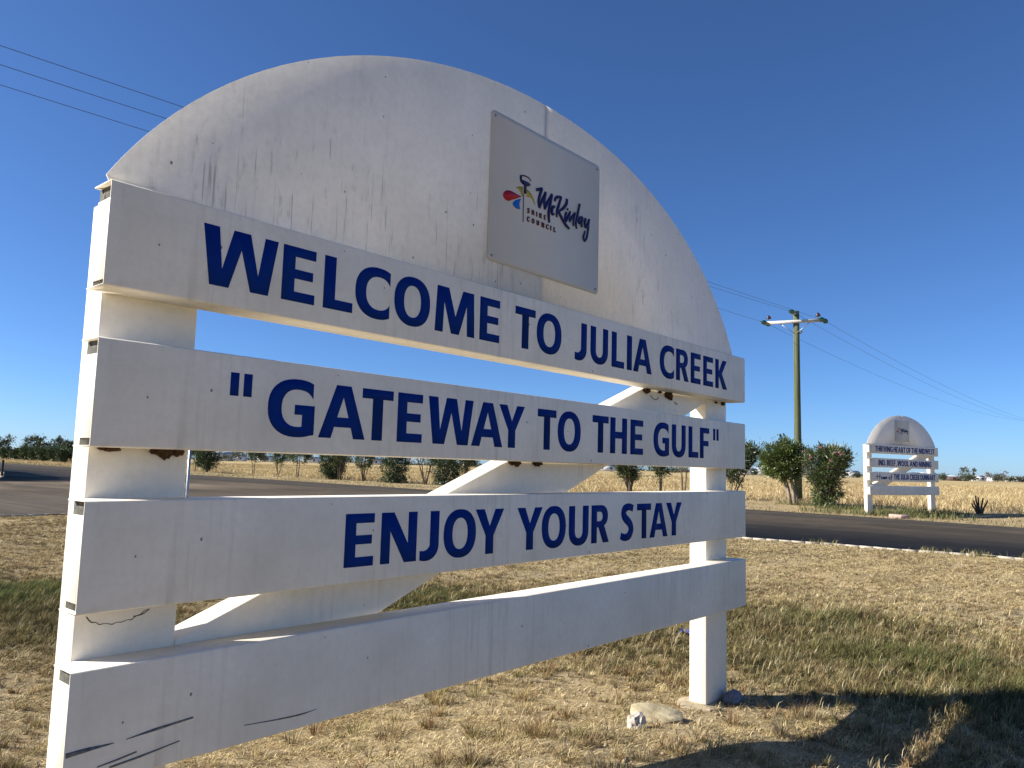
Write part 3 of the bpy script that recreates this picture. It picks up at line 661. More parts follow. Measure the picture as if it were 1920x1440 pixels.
slab([(23.80, 4.10), (24.00, 4.50), (24.28, 4.42), (24.25, 4.05), (24.0, 3.92)], 0.13, M_rock_pink, 'flat_stone', 0.30, 'flat pink stone lying under the distant sign at the road edge', 5)
bl = bmesh.new(); bmesh.ops.create_grid(bl, x_segments=6, y_segments=6, size=0.06)
from mathutils import noise as _mn
for v in bl.verts: v.co.z += 0.04 * _mn.noise(v.co * 22) + 0.02
b_ = link('plastic_scrap', bm_mesh(bl, 'plastic_scrap', M_litter, True), None, (5.47, 1.145, 0.05)); tag(b_, 'crumpled blue plastic scrap in the grass behind the right post', 'litter')

# galvanised sign post behind the left post, marker posts on the side road
mb = MB(); mb.tube([(0, 0, -0.2), (0, 0, 1.975)], 0.016, 10)
o = empty('steel_post', (3.533, 6.467, 0)); tag(o, 'thin galvanised steel pole seen just right of the left post', 'pole')
pm = mb.mesh('pole', M_galv, True); link('pole', pm, o)
mb = MB(); mb.tube([(0, 0, 1.975), (0, 0, 1.99)], 0.019, 10); link('pole_cap', mb.mesh('pole_cap', M_galv, True), o)

# ------------------------------------------------------------------ grass
def blades(P, h, w, az, lean, col, curl=0.5, fold=True):
    """tapered two-segment blades. P (n,3) roots, h height, w width, az lean azimuth, lean horizontal reach / h"""
    n = len(P); dx, dy = np.cos(az), np.sin(az); sd = rng.uniform(0, 2 * PI, n); sx, sy = np.cos(sd), np.sin(sd)
    sx = np.where(rng.random(n) < .6, -dy, sx); sy = np.where(sx == -dy, dx, sy)
    L = h * lean
    m = P + np.stack([dx * L * .38, dy * L * .38, h * .58], 1)
    t = P + np.stack([dx * L, dy * L, h * (1 - curl * rng.random(n) * .5)], 1)
    hw = (w / 2)[:, None]; s = np.stack([sx, sy, np.zeros(n)], 1)
    V = np.stack([P - s * hw, P + s * hw, m + s * hw * .8, m - s * hw * .8, t], 1).reshape(-1, 3)
    b = np.arange(n)[:, None] * 5
    Q = b + np.array([[0, 1, 2, 3]]); Tt = b + np.array([[3, 2, 4]])
    C = np.repeat(col, 5, 0)
    return V, Q, Tt, C
def off_stones(x, y): return (np.hypot(x - 2.87, y - .055) > .085) & (np.hypot((x - 3.22) / 1.05, (y - .165)) > .13)
class Bl:
    def __init__(s): s.V = []; s.Q = []; s.T = []; s.C = []; s.n = 0
    def add(s, V, Q, T_, C):
        s.V.append(V); s.Q.append(Q + s.n); s.T.append(T_ + s.n); s.C.append(C); s.n += len(V)
    def obj(s, name, m):
        return link(name, mesh_np(name, np.concatenate(s.V), [np.concatenate(s.Q), np.concatenate(s.T)], m, np.concatenate(s.C)))
CAM = np.array([-0.839, -2.223]); FW = np.array([.755, .656]); RT = np.array([.656, -.755])
def in_view(x, y, pad=1.8):
    d = (x - CAM[0]) * FW[0] + (y - CAM[1]) * FW[1]; l = (x - CAM[0]) * RT[0] + (y - CAM[1]) * RT[1]
    return (d > 0.8) & (np.abs(l) < d * 0.665 + pad), d
def vnoise(x, y, s, seed):
    r = np.random.default_rng(seed); k = 64; g_ = r.random((k, k)); u = (x / s) % k; v = (y / s) % k
    i = u.astype(int) % k; j = v.astype(int) % k; a = u - np.floor(u); b = v - np.floor(v); a = a * a * (3 - 2 * a); b = b * b * (3 - 2 * b)
    i1 = (i + 1) % k; j1 = (j + 1) % k
    return (g_[i, j] * (1 - a) + g_[i1, j] * a) * (1 - b) + (g_[i, j1] * (1 - a) + g_[i1, j1] * a) * b
def fbm(x, y, s, seed): return (vnoise(x, y, s, seed) + .5 * vnoise(x, y, s / 2.1, seed + 1) + .25 * vnoise(x, y, s / 4.3, seed + 2)) / 1.75
STRAW = np.array([.50, .40, .19]); PALE = np.array([.68, .57, .33]); TAN = np.array([.33, .235, .10]); RUST = np.array([.27, .16, .08]); OLIVE = np.array([.215, .195, .065]); GREEN = np.array([.095, .135, .035]); DARKB = np.array([.115, .08, .045]); GREYB = np.array([.20, .165, .11])
def blob(x, y, cx, cy, r): return np.exp(-(((x - cx) ** 2 + (y - cy) ** 2) / r ** 2))
def zones(x, y):
    d = verge_d(x, y)
    green = .75 * blob(x, y, 7.15, .65, .42) + .9 * blob(x, y, 6.25, -.65, .45) + .9 * blob(x, y, 5.6, -1.3, .5) + .6 * blob(x, y, 6.0, -.1, .35) + 1.0 * blob(x, y, 4.9, 4.1, .8) + 1.7 * blob(x, y, 2.2, 7.2, .75) + 1.6 * blob(x, y, 3.0, 6.9, .75) + 1.5 * blob(x, y, 1.5, 7.5, .7) + .35 * blob(x, y, 1.4, 6.2, .8)
    olive = np.clip(1.35 * blob(x, y, 6.3, .3, 1.6) + .9 * blob(x, y, 5.2, 1.6, 1.2) + .9 * blob(x, y, 5.0, 3.4, 1.3) + 1.2 * blob(x, y, 1.7, 5.3, 1.3) + .8 * blob(x, y, 5.3, -1.2, 1.1), 0, 1)
    bare = np.clip((6.6 - d) / 2.5, 0, 1) * np.clip(1 - 1.2 * olive, 0, 1)          # pale straw band along the road
    return np.clip(green * (.35 + 1.1 * fbm(x, y, .35, 3)), 0, 1.1), olive, bare, d
def pick_color(n, x, y, green, olive, bare):
    u = rng.random(n); nz = fbm(x, y, .30, 11); u = np.clip(u + (nz - .5) * .5, 0, .999)
    c = np.where((u < .16)[:, None], DARKB, np.where((u < .38)[:, None], TAN, np.where((u < .49)[:, None], RUST, np.where((u < .74)[:, None], STRAW, PALE))))
    o = rng.random(n) < olive * .58; c = np.where(o[:, None], np.where((rng.random(n) < .6)[:, None], OLIVE, OLIVE * .5), c)
    b = rng.random(n) < bare * .45; c = np.where(b[:, None], np.where((rng.random(n) < .55)[:, None], PALE, STRAW), c)
    g_ = rng.random(n) < green * .75; c = np.where(g_[:, None], np.where((rng.random(n) < .65)[:, None], GREEN, OLIVE), c)
    return c * (rng.uniform(.45, 1.45, n) * (1 - .26 * np.clip(olive, 0, 1)))[:, None]
def scatter(n, x0, x1, y0, y1): return rng.uniform(x0, x1, n), rng.uniform(y0, y1, n)
G_ = Bl()
WIND = -0.75
# short litter and stubble over the whole verge, thinning with distance
x, y = scatter(3600000, 0.2, 14.5, -4.5, 15.2)
v, d = in_view(x, y); vd = verge_d(x, y)
green, olive, bare, _ = zones(x, y)
clump = fbm(x, y, .11, 21); patch = .55 * fbm(x, y, .7, 31) + .45 * fbm(x * .6 + y * .4, y - x * .8, .42, 35)
dens = np.clip(8.5 / (d + 1.0), .33, 1.0) * np.clip((clump - .32) * 4.0, .10, 1) * np.clip(.42 + (patch - .44) * 4.2 + olive * .8 + green * .5 + .15 * bare, .14, 1)
k = v & off_stones(x, y) & (vd > .03) & (rng.random(len(x)) < dens * .85)
x, y, d, green, olive, bare = (a[k] for a in (x, y, d, green, olive, bare)); n = len(x)
h = rng.uniform(.005, .024, n) * (1 + 1.2 * olive + .8 * green) * (.85 + .035 * d); lean = rng.uniform(.3, 4.2, n) / (1 + olive)
az = np.where(rng.random(n) < .3, WIND + rng.normal(0, .6, n), rng.uniform(0, 2 * PI, n))
w = rng.uniform(.0016, .0034, n) * (1 + .11 * d)
P = np.stack([x, y, ground_h(x, y) - .002], 1)
G_.add(*blades(P, h, w, az, lean, pick_color(n, x, y, green, olive, bare)))
# tufts
nt_ = 24000
tx, ty = scatter(nt_ * 4, 0.2, 14.5, -4.5, 15.2); v, d = in_view(tx, ty); green, olive, bare, vd = zones(tx, ty)
cl = .6 * fbm(tx, ty, .55, 41) + .4 * fbm(tx, ty, .22, 45)
k = v & off_stones(tx, ty) & (vd > .08) & (rng.random(len(tx)) < np.clip(.03 + .07 * bare + 3.2 * np.clip(cl - .47, 0, 1) + .42 * olive + .4 * green - .02 * bare, .05, 1))
tx, ty, d, green, olive, bare = (a[k] for a in (tx, ty, d, green, olive, bare)); nb = 26
rad = rng.uniform(.010, .045, len(tx)); hh = rng.uniform(.022, .066, len(tx)) * (1 + .80 * olive + .6 * green) * (1 - .30 * bare) * (1 + .35 * np.clip((5 - d) / 2, 0, 1))
X = np.repeat(tx, nb); Yy = np.repeat(ty, nb); n = len(X); a = rng.uniform(0, 2 * PI, n); rr = np.repeat(rad, nb) * np.sqrt(rng.random(n))
X = X + rr * np.cos(a); Yy = Yy + rr * np.sin(a); D = np.repeat(d, nb)
k = verge_d(X, Yy) > .02
u_ = rng.random(len(tx)); tc = np.where((u_ < .26)[:, None], GREYB, np.where((u_ < .56)[:, None], RUST, np.where((u_ < .86)[:, None], OLIVE * .8, STRAW)))
dk = rng.random(len(tx)) < bare * .6; tc = np.where(dk[:, None], DARKB * 1.3, tc)
sw = rng.random(len(tx)) < np.maximum(olive, green); tc = np.where(sw[:, None], pick_color(len(tx), tx, ty, green, olive, bare), tc) * rng.uniform(.7, 1.2, len(tx))[:, None]
C = np.repeat(tc, nb, 0) * .6 + pick_color(n, X, Yy, np.repeat(green, nb), np.repeat(olive, nb), np.repeat(bare, nb)) * .4
h = np.repeat(hh, nb) * rng.uniform(.4, 1.2, n); az2 = np.where(rng.random(n) < .55, a, WIND + rng.normal(0, .6, n))
B_ = blades(np.stack([X, Yy, ground_h(X, Yy) - .004], 1)[k], h[k], (rng.uniform(.0016, .0031, n) * (1 + .105 * D))[k], az2[k], rng.uniform(.15, 1.0, n)[k], C[k])
G_.add(*B_)
# wiry dead tussocks standing out in the foreground
for i in range(64):
    cx, cy = rng.uniform(1.3, 4.3), rng.uniform(-.5, 1.9)
    if math.hypot(cx - 3.25, cy - .2) < .33 or math.hypot(cx - 2.87, cy - .05) < .12 or math.hypot(cx - 3.95, cy - .2) < .25: continue
    n = int(rng.integers(45, 120)); a = rng.uniform(0, 2 * PI, n); rr = rng.uniform(.02, .07) * np.sqrt(rng.random(n)); X = cx + rr * np.cos(a); Yy = cy + rr * np.sin(a)
    base = (RUST, RUST * .8, GREYB, OLIVE * .8, TAN, DARKB * 1.4)[i % 6]
    c = np.where((rng.random(n) < .75)[:, None], base, STRAW) * rng.uniform(.5, 1.4, n)[:, None]
    G_.add(*blades(np.stack([X, Yy, ground_h(X, Yy) - .004], 1), rng.uniform(.04, .12, n) * rng.uniform(.6, 1.15), rng.uniform(.0016, .003, n), a + rng.normal(0, .4, n), rng.uniform(.25, 1.5, n), c))
# tall thin seed stalks, bent by the wind
sx, sy = scatter(26000, 2.0, 13.0, -4.0, 12.0); v, d = in_view(sx, sy); green, olive, bare, vd = zones(sx, sy)
k = v & (vd > .3) & (rng.random(len(sx)) < .02 + .38 * olive); sx, sy, d = sx[k], sy[k], d[k]; n = len(sx)
c = np.where((rng.random(n) < .7)[:, None], PALE, STRAW) * rng.uniform(.7, 1.1, n)[:, None]
G_.add(*blades(np.stack([sx, sy, ground_h(sx, sy)], 1), rng.uniform(.06, .13, n), rng.uniform(.0018, .003, n) * (1 + .11 * d), WIND + rng.normal(0, .35, n), rng.uniform(.2, .7, n), c))
# tussocks breaking the pale road edge, and weeds along it
for cx in [(near_x(y_), y_) for y_ in (-.35, .35, .9, 2.6)]:
    n = 70; X = cx[0] + rng.normal(-.03, .06, n); Yy = cx[1] + rng.normal(0, .16, n)
    c = np.where((rng.random(n) < .6)[:, None], OLIVE * 1.3, STRAW) * rng.uniform(.7, 1.2, n)[:, None]
    G_.add(*blades(np.stack([X, Yy, np.full(n, .26)], 1), rng.uniform(.05, .14, n), rng.uniform(.004, .008, n), rng.uniform(0, 2 * PI, n), rng.uniform(.2, .9, n), c))
o = G_.obj('verge_grass', M_grass); tag(o, 'dry straw, olive and green grass covering the near verge round the big sign', 'grass', kind='stuff')

# clods of broken soil where the grass is thin
x, y = scatter(120000, 0.3, 9.0, -3.0, 9.0); v, d = in_view(x, y); green, olive, bare, vd = zones(x, y)
k = v & off_stones(x, y) & (vd > .3) & (rng.random(len(x)) < np.clip(8 / (d + 1), .2, 1) * np.clip((.62 - fbm(x, y, .7, 31)) * 2.2 - olive, .01, 1) * .55)
x, y, d = x[k], y[k], d[k]; n = len(x); r = (rng.gamma(1.6, .0024, n) + .002)
o8 = np.array([[1, 0, 0], [0, 1, 0], [-1, 0, 0], [0, -1, 0], [0, 0, 1], [0, 0, -.6]], float)
V = o8[None] * rng.uniform(.55, 1.35, (n, 6, 1)) + rng.normal(0, .18, (n, 6, 3)); th = rng.uniform(0, 2 * PI, n)
V = np.stack([V[..., 0] * np.cos(th)[:, None] - V[..., 1] * np.sin(th)[:, None], V[..., 0] * np.sin(th)[:, None] + V[..., 1] * np.cos(th)[:, None], V[..., 2] * .75], -1) * r[:, None, None]
V = (V + np.stack([x, y, ground_h(x, y) + r * .25], 1)[:, None]).reshape(-1, 3)
F8 = np.array([[0, 1, 4], [1, 2, 4], [2, 3, 4], [3, 0, 4], [1, 0, 5], [2, 1, 5], [3, 2, 5], [0, 3, 5]])
Cc = np.repeat(np.array([.42, .335, .215]) * rng.uniform(.6, 1.1, n)[:, None], 6, 0)
o = link('soil_clods', mesh_np('soil_clods', V, [(np.arange(n)[:, None, None] * 6 + F8[None]).reshape(-1, 3)], attr_leaf('crumbly_soil', 0.0, 0.9, 0.0), Cc)); tag(o, 'pale crumbled soil clods lying between the dry tufts', 'soil', kind='stuff')

# far verge and paddock
F_ = Bl()
n0 = 900000
u = rng.random(n0); x = 22 + (150 - 22) * u ** 2.2; y = rng.uniform(-60, 175, n0)
v, d = in_view(x, y, 8.0); off = x - far_x(y)
tall = np.clip((off - 5.2 - 1.2 * np.sin(y * .23) - 1.5 * (fbm(x, y, 4, 51) - .5)) / 2.0, 0, 1)
k = v & (off > .12) & (rng.random(n0) < np.where(tall > .3, .85, .55) * np.clip(.25 + 1.5 * (fbm(x, y, 1.6, 61) - .2), .15, 1))
x, y, d, tall, off = (a[k] for a in (x, y, d, tall, off)); n = len(x)
big = fbm(x, y, 7.0, 71)
h = np.where(tall > .3, rng.uniform(.08, .36, n) * (.45 + 1.0 * big) * (.35 + 1.25 * fbm(x, y, 1.3, 91)) * (1 - .35 * np.clip((d - 40) / 60, 0, 1)), rng.uniform(.03, .11, n))
GOLD = np.array([.56, .435, .21]); GOLD2 = np.array([.68, .56, .32]); BRN = np.array([.36, .25, .125]); OLV = np.array([.21, .185, .08])
uu = rng.random(n) + 1.3 * (big - .5) + .5 * (fbm(x, y, 2.2, 81) - .5)
c = np.where((uu < .42)[:, None], GOLD, np.where((uu < .72)[:, None], GOLD2, BRN))
lo = (tall <= .3); u2 = rng.random(n)
c = np.where(lo[:, None], np.where((u2 < .55)[:, None], OLV, np.where((u2 < .85)[:, None], TAN, STRAW)), c)
c = c * rng.uniform(.75, 1.2, n)[:, None]
F_.add(*blades(np.stack([x, y, ground_h(x, y) - .01], 1), h, rng.uniform(.010, .022, n) * (.55 + .020 * d), rng.uniform(0, 2 * PI, n), rng.uniform(.3, 1.6, n), c))
# greener growth round the foot of the distant sign and shrubs
for cx, cy, r_, m_ in ((25.9, 5.0, .8, 700), (27.0, 4.6, .9, 700), (28.3, 4.2, .8, 500), (28.9, 7.4, .7, 500), (30.2, 9.2, .9, 400), (25.3, 6.3, .9, 400), (25.6, 3.6, .8, 260)):
    n = m_; a = rng.uniform(0, 2 * PI, n); rr = r_ * np.sqrt(rng.random(n)); X = cx + rr * np.cos(a); Yy = cy + rr * np.sin(a) * 1.4
    k = X - far_x(Yy) > .15
    c = np.where((rng.random(n) < .6)[:, None], np.array([.10, .13, .045]), OLV) * rng.uniform(.7, 1.2, n)[:, None]
    F_.add(*blades(np.stack([X, Yy, ground_h(X, Yy)], 1)[k], rng.uniform(.08, .28, n)[k], rng.uniform(.008, .018, n)[k], rng.uniform(0, 2 * PI, n)[k], rng.uniform(.2, .8, n)[k], c[k]))
o = F_.obj('paddock_grass', M_grass); tag(o, 'tall golden dry grass filling the paddock beyond the road', 'grass', kind='stuff')

# ------------------------------------------------------------------ shrubs and trees
def at(u, dist):
    """point at image column u (0..1920) and depth dist along the view axis, on the plain"""
    l = (u - 960) / 1455.0 * dist; return CAM[0] + FW[0] * dist + RT[0] * l, CAM[1] + FW[1] * dist + RT[1] * l
def leaf_quads(P, D, L, Wd, col):
    """diamond leaves: root P, direction D (unit), length L, width Wd"""
    n = len(P); up = rng.normal(0, 1, (n, 3)); s = np.cross(D, up); s /= np.linalg.norm(s, axis=1)[:, None] + 1e-9
    m = P + D * (L * .45)[:, None] ; t = P + D * L[:, None]; nn = np.cross(s, D); m = m + nn * (L * .06)[:, None]
    V = np.stack([P, m + s * (Wd / 2)[:, None], t, m - s * (Wd / 2)[:, None]], 1).reshape(-1, 3)
    return V, np.arange(n)[:, None] * 4 + np.array([[0, 1, 2, 3]]), np.repeat(col, 4, 0)
def unit(a): return a / (np.linalg.norm(a, axis=1)[:, None] + 1e-9)
def plant(name, x, y, h, w, label, cat, style, seed, group=None, z=None):
    """style: dict(stems, clear (bare fraction of height), spread, leaves, leaf(L,W), green, trunk_r, lean, bark, flowers, shape)"""
    global rng
    keep = rng; rng = np.random.default_rng(seed); R = random.Random(seed)
    z = float(ground_h(np.array([x]), np.array([y]))[0]) - .02 if z is None else z
    root = empty(name, (x, y, z)); tag(root, label, cat, group)
    st = style; clear = st.get('clear', .3); lean = st.get('lean', (0, 0)); shape = st.get('shape', 'vase')
    mb = MB(); tips = []
    ns = st.get('stems', 5); r0 = st.get('r', .05)
    for i in range(ns):
        a = 2 * PI * i / ns + R.uniform(-.5, .5); sp = w * .5 * st.get('spread', .7) * R.uniform(.25, 1.0) if ns > 1 else w * .06
        b0 = Vector((math.cos(a) * r0 * (1.6 if ns > 1 else .2), math.sin(a) * r0 * (1.6 if ns > 1 else .2), -.05))
        top = Vector((math.cos(a) * sp + lean[0], math.sin(a) * sp + lean[1], h * R.uniform(.68, .9)))
        pts = []
        for q in np.linspace(0, 1, 7):
            e = q ** 1.25
            pts.append(Vector((b0.x + (top.x - b0.x) * e + R.uniform(-.03, .03) * w * q, b0.y + (top.y - b0.y) * e + R.uniform(-.03, .03) * w * q, b0.z + (top.z - b0.z) * q)))
        rr = r0 * R.uniform(.65, 1.0)
        mb.tube(pts, [rr * (1 - .8 * q) + .006 for q in np.linspace(0, 1, 7)], 6)
        for j in range(2, 7):
            tips.append((pts[j], 1))
            for _ in range(st.get('twigs', 3)):
                a2 = R.uniform(0, 2 * PI); ln = w * R.uniform(.10, .26)
                e = pts[j] + Vector((math.cos(a2) * ln, math.sin(a2) * ln, ln * R.uniform(.1, 1.0)))
                if pts[j].z > h * clear * .8:
                    mb.tube([pts[j], (pts[j] + e) / 2 + Vector((0, 0, -.02)), e], [rr * .3 + .003, rr * .2 + .003, .004], 4, False)
                    tips.append((e, 2))
    link('trunk', mb.mesh('trunk', st.get('bark', M_bark), True), root)
    nl = st.get('leaves', 5000)
    if nl:
        K = st.get('clumps', 60); cz0 = h * clear
        cs = []
        while len(cs) < K:
            if shape == 'round':
                p = np.array([R.gauss(0, 1) for _ in range(3)]); p /= np.linalg.norm(p); p *= R.random() ** .38
                c = np.array([lean[0] + p[0] * w * .45, lean[1] + p[1] * w * .45, cz0 + (h - cz0) * (.52 + .46 * p[2])])
            elif shape == 'column':
                q = R.random(); a = R.uniform(0, 2 * PI); rr = w * .44 * (R.random() ** .5) * (.72 + .5 * math.sin(PI * min(1, q * .85 + .15)))*.85
                c = np.array([math.cos(a) * rr, math.sin(a) * rr, cz0 + (h - cz0) * q])
            else:
                q = R.random() ** .8; a = R.uniform(0, 2 * PI); lim = w * .47 * (.30 + .70 * q ** .75) * (1 if q < .85 else 1 - (q - .85) * 2.2)
                rr = lim * R.random() ** .42
                c = np.array([lean[0] * q + math.cos(a) * rr, lean[1] * q + math.sin(a) * rr, cz0 + (h - cz0) * q])
            cs.append(c)
        cs = np.array(cs); sz = rng.uniform(.6, 1.25, K) * st.get('csize', .13) * w
        tone = rng.uniform(.62, 1.35, K)
        idx = rng.integers(0, K, nl); off = rng.normal(0, 1, (nl, 3)); off = off * .60; wild = rng.random(nl) < .10; off[wild] *= 1.9
        P = cs[idx] + off * sz[idx][:, None] * np.array([1, 1, .9])
        ctr = np.array([0, 0, h * (clear + 1) * .42])
        ns2 = nl // 5; ia = rng.integers(0, K, ns2 // 9 + 1); ray = cs[ia] - np.array([0, 0, h * .42]); ray = np.repeat(ray, 9, 0)[:ns2]
        P[:ns2] = np.array([0, 0, h * .42]) + ray * (.95 + rng.random(ns2) * .24)[:, None] + rng.normal(0, .018, (ns2, 3)) * w; off[:ns2] = unit(ray) * .8
        D = unit(off * .7 + unit(P - ctr) * .6 + rng.normal(0, .45, (nl, 3)) + np.array([0, 0, .25]))
        lf = st.get('leaf', (.11, .03)); L = lf[0] * rng.uniform(.65, 1.3, nl); Wd = lf[1] * rng.uniform(.7, 1.3, nl)
        g0 = np.array(st.get('green', (.05, .085, .022))); yl = np.array(st.get('green2', (.11, .13, .035)))
        mx = np.clip(rng.random(nl) ** 2.2 + .15 * (tone[idx] - 1), 0, 1)
        col = (g0[None] * (1 - mx)[:, None] + yl[None] * mx[:, None]) * (tone[idx] * rng.uniform(.75, 1.25, nl))[:, None]
        V, Q, C = leaf_quads(P, D, L, Wd, col)
        link('crown', mesh_np('crown', V, [Q], M_leaf, C), root)
    if st.get('flowers'):
        m = st['flowers']; sel = cs[np.argsort(-(cs[:, 2] + .6 * np.hypot(cs[:, 0], cs[:, 1])))[:max(6, K // 2)]]
        P = sel[rng.integers(0, len(sel), m // 14)]; P = np.repeat(P + unit(P - np.array([0, 0, h * .45])) * w * .10 + rng.normal(0, .05, P.shape), 14, 0); nf = len(P)
        P = P + rng.normal(0, .022, (nf, 3)); D = unit(rng.normal(0, 1, (nf, 3)))
        c = np.array([.72, .36, .38]) * rng.uniform(.7, 1.15, nf)[:, None]
        V, Q, C = leaf_quads(P, D, np.full(nf, .05), np.full(nf, .045), c)
        fo = link('blossom', mesh_np('blossom', V, [Q], M_petal, C), root); fo['kind'] = 'stuff'
    rng = keep
    return root
OLE = dict(stems=9, clear=.10, spread=.95, leaves=9500, leaf=(.16, .034), clumps=85, csize=.105, r=.035, green=(.050, .085, .026), green2=(.15, .18, .055))
DENSE = dict(stems=6, clear=.06, spread=.55, leaves=8500, leaf=(.13, .05), clumps=80, csize=.15, r=.04, green=(.028, .052, .016), green2=(.075, .105, .03), shape='column')
SLIM = dict(stems=2, clear=.42, spread=.35, leaves=3200, leaf=(.13, .045), clumps=34, csize=.15, r=.038, green=(.045, .075, .02), green2=(.12, .14, .04), shape='round', bark=M_bark)
VASE = dict(stems=4, clear=.40, spread=.75, leaves=3600, leaf=(.13, .04), clumps=40, csize=.13, r=.038, green=(.045, .075, .02), green2=(.12, .14, .04))
BARE = dict(stems=9, clear=.60, spread=1.0, leaves=1800, leaf=(.13, .04), clumps=30, csize=.12, r=.038, green=(.05, .08, .022), green2=(.12, .14, .04))
POLET = dict(stems=5, clear=.36, spread=.30, leaves=17000, leaf=(.12, .035), clumps=120, csize=.085, r=.085, green=(.060, .105, .024), green2=(.19, .22, .05), bark=M_barkpale, lean=(-.30, .34), twigs=5, shape='round')
def st(base, **kw): d = dict(base); d.update(kw); return d
GRP = 'shrubs planted along the far side of the road'
plant('street_tree', 30.1, 9.62, 2.62, 1.95, 'stout pale trunked bushy tree hiding the foot of the utility pole', 'tree', POLET, 101)
plant('oleander_bush', 29.05, 8.0, 2.18, 1.72, 'oleander bush with pink flowers between the utility pole and the small sign', 'bush', st(OLE, flowers=900, leaves=10500), 102)
plant('roadside_shrub', 32.6, 63.1, 2.4, 1.6, 'leafy small tree half hidden behind the thin steel pole', 'tree', st(SLIM, stems=1, r=.06), 103, GRP)
plant('roadside_shrub', 32.5, 60.8, 2.3, 2.1, 'round dark bush just right of the thin steel pole', 'bush', st(DENSE, shape='round', clear=.1), 104, GRP)
plant('roadside_shrub', 32.3, 53.2, 2.35, 1.75, 'slender tree with a round crown first right of the round dark bush', 'tree', SLIM, 105, GRP)
plant('roadside_shrub', 32.2, 49.6, 2.4, 1.75, 'thin forked tree below the G of GATEWAY', 'tree', st(VASE, stems=3), 106, GRP)
plant('roadside_shrub', 32.1, 46.9, 2.35, 1.6, 'light green forked tree just left of the big dark bush', 'tree', st(SLIM, stems=3, leaves=3600), 107, GRP)
plant('roadside_shrub', 32.0, 42.7, 2.5, 1.75, 'big dark bush leafy to the ground below the A of GATEWAY', 'bush', DENSE, 108, GRP)
plant('roadside_shrub', 31.9, 41.6, 2.3, 1.5, 'thin stemmed sparse shrub against the right side of the big dark bush', 'bush', st(BARE, stems=5, clear=.45), 109, GRP)
plant('roadside_shrub', 31.9, 39.0, 2.4, 1.9, 'airy tree with fanned stems between the two darkest bushes', 'tree', st(VASE, stems=6), 110, GRP)
plant('roadside_shrub', 31.8, 35.8, 2.45, 1.75, 'dark egg shaped bush left of the bare stemmed shrub', 'bush', st(DENSE, clear=.03), 111, GRP)
plant('roadside_shrub', 31.7, 32.8, 2.5, 2.2, 'shrub of bare fanned stems with leaves only at the top', 'bush', BARE, 112, GRP)
plant('roadside_shrub', 31.6, 31.0, 2.45, 1.7, 'dark dense bush right of the bare stemmed shrub', 'bush', st(DENSE, clear=.05), 113, GRP)
plant('roadside_shrub', 31.6, 29.3, 2.4, 1.5, 'shrub partly hidden by the white diagonal brace', 'bush', st(VASE, stems=6), 114, GRP)
plant('roadside_shrub', 31.25, 18.0, 2.75, 1.9, 'dark many stemmed bush under the words TO THE', 'bush', st(OLE, clear=.28, stems=14, spread=.8, green=(.03, .05, .016)), 115, GRP)
plant('roadside_shrub', 31.2, 16.3, 2.6, 1.7, 'two stemmed small tree left of the right post', 'tree', st(VASE, stems=2, r=.06), 116, GRP)
plant('roadside_shrub', 31.2, 15.1, 2.35, 1.0, 'little drooping shrub touching the right post', 'bush', st(BARE, stems=4, leaves=1500), 117, GRP)
plant('roadside_shrub', 31.1, 12.75, 2.35, 1.6, 'leaning shrub showing past the right ends of the boards', 'bush', st(VASE, stems=4, lean=(.3, -.45), clear=.35, leaves=5200, green=(.03, .055, .018)), 118, GRP)
# cut back stump
root = empty('cut_shrub', (29.7, 3.15, .24)); tag(root, 'cut back dark shrub of bare stubs right of the small sign', 'bush')
for dx, dy, hh in ((-.17, .12, .50), (-.10, .08, .66), (-.02, .02, .60), (.08, -.09, .58), (.24, -.18, .50), (-.16, .18, .40)):
    mb = MB(); mb.tube([(dx * .2, dy * .2, -.05), (dx * .55, dy * .55, hh * .45), (dx * .95, dy * .95, hh * .8), (dx * 1.15 + .02, dy * 1.1, hh)], [.040, .030, .024, .018], 7)
    link('stem', mb.mesh('stem', M_stub, True), root)
# leafy hedge and taller trees far down the road, left edge of the photograph
hp = [(130, 109), (113, 113), (95, 118), (77, 123), (59, 128), (41, 133), (23, 138), (5, 144)]
FARL = ['far left bush next to the white sign post, nearest of its row', 'far left bush second from the sign post', 'far left bush third from the sign post', 'far left bush in the middle of its row', 'far left bush fifth from the sign post', 'far left bush with a gap on its right', 'far left bush second from the edge of the photo', 'far left bush at the very edge of the photo']
for i, (hu, hd) in enumerate(hp):
    hx, hy = at(hu, hd); plant('hedge_bush', hx, hy, 2.05 + .22 * math.sin(i * 2.1), 2.3, FARL[i], 'bush', st(DENSE, shape='round', clear=.10, leaf=(.24, .11), leaves=3000, clumps=46, stems=4), 200 + i, 'bushes far down the road on the left')
tp = [(118, 150, 4.3, 3.0), (134, 140, 3.6, 2.4), (88, 155, 4.6, 2.8), (70, 160, 4.5, 3.6), (16, 160, 5.0, 3.4)]
TPL = ['taller dark tree behind the far left bushes beside the sign', 'tall thin tree behind the far left bushes', 'tall ragged tree above the middle of the far left bushes', 'taller spreading tree left of the ragged one', 'tallest tree above the bushes at the left edge']
for i, (hu, hd, hh, ww) in enumerate(tp):
    hx, hy = at(hu, hd); plant('gum_tree', hx, hy, hh, ww, TPL[i], 'tree', st(SLIM, stems=2, r=.12, clear=.3, leaf=(.34, .14), leaves=1500, clumps=20, csize=.14, spread=.7, green=(.03, .05, .022), green2=(.07, .09, .03)), 230 + i)
mb = MB(); mb.box(-.05, .05, -.03, .03, -.1, .85); o = link('marker_post', bevel_obj(mb.mesh('marker_post', plain('dark_timber', (.05, .05, .045), .9)), .01), None, (12.3, 43.4, .26)); tag(o, 'short dark post on the side road corner at the left edge', 'post')

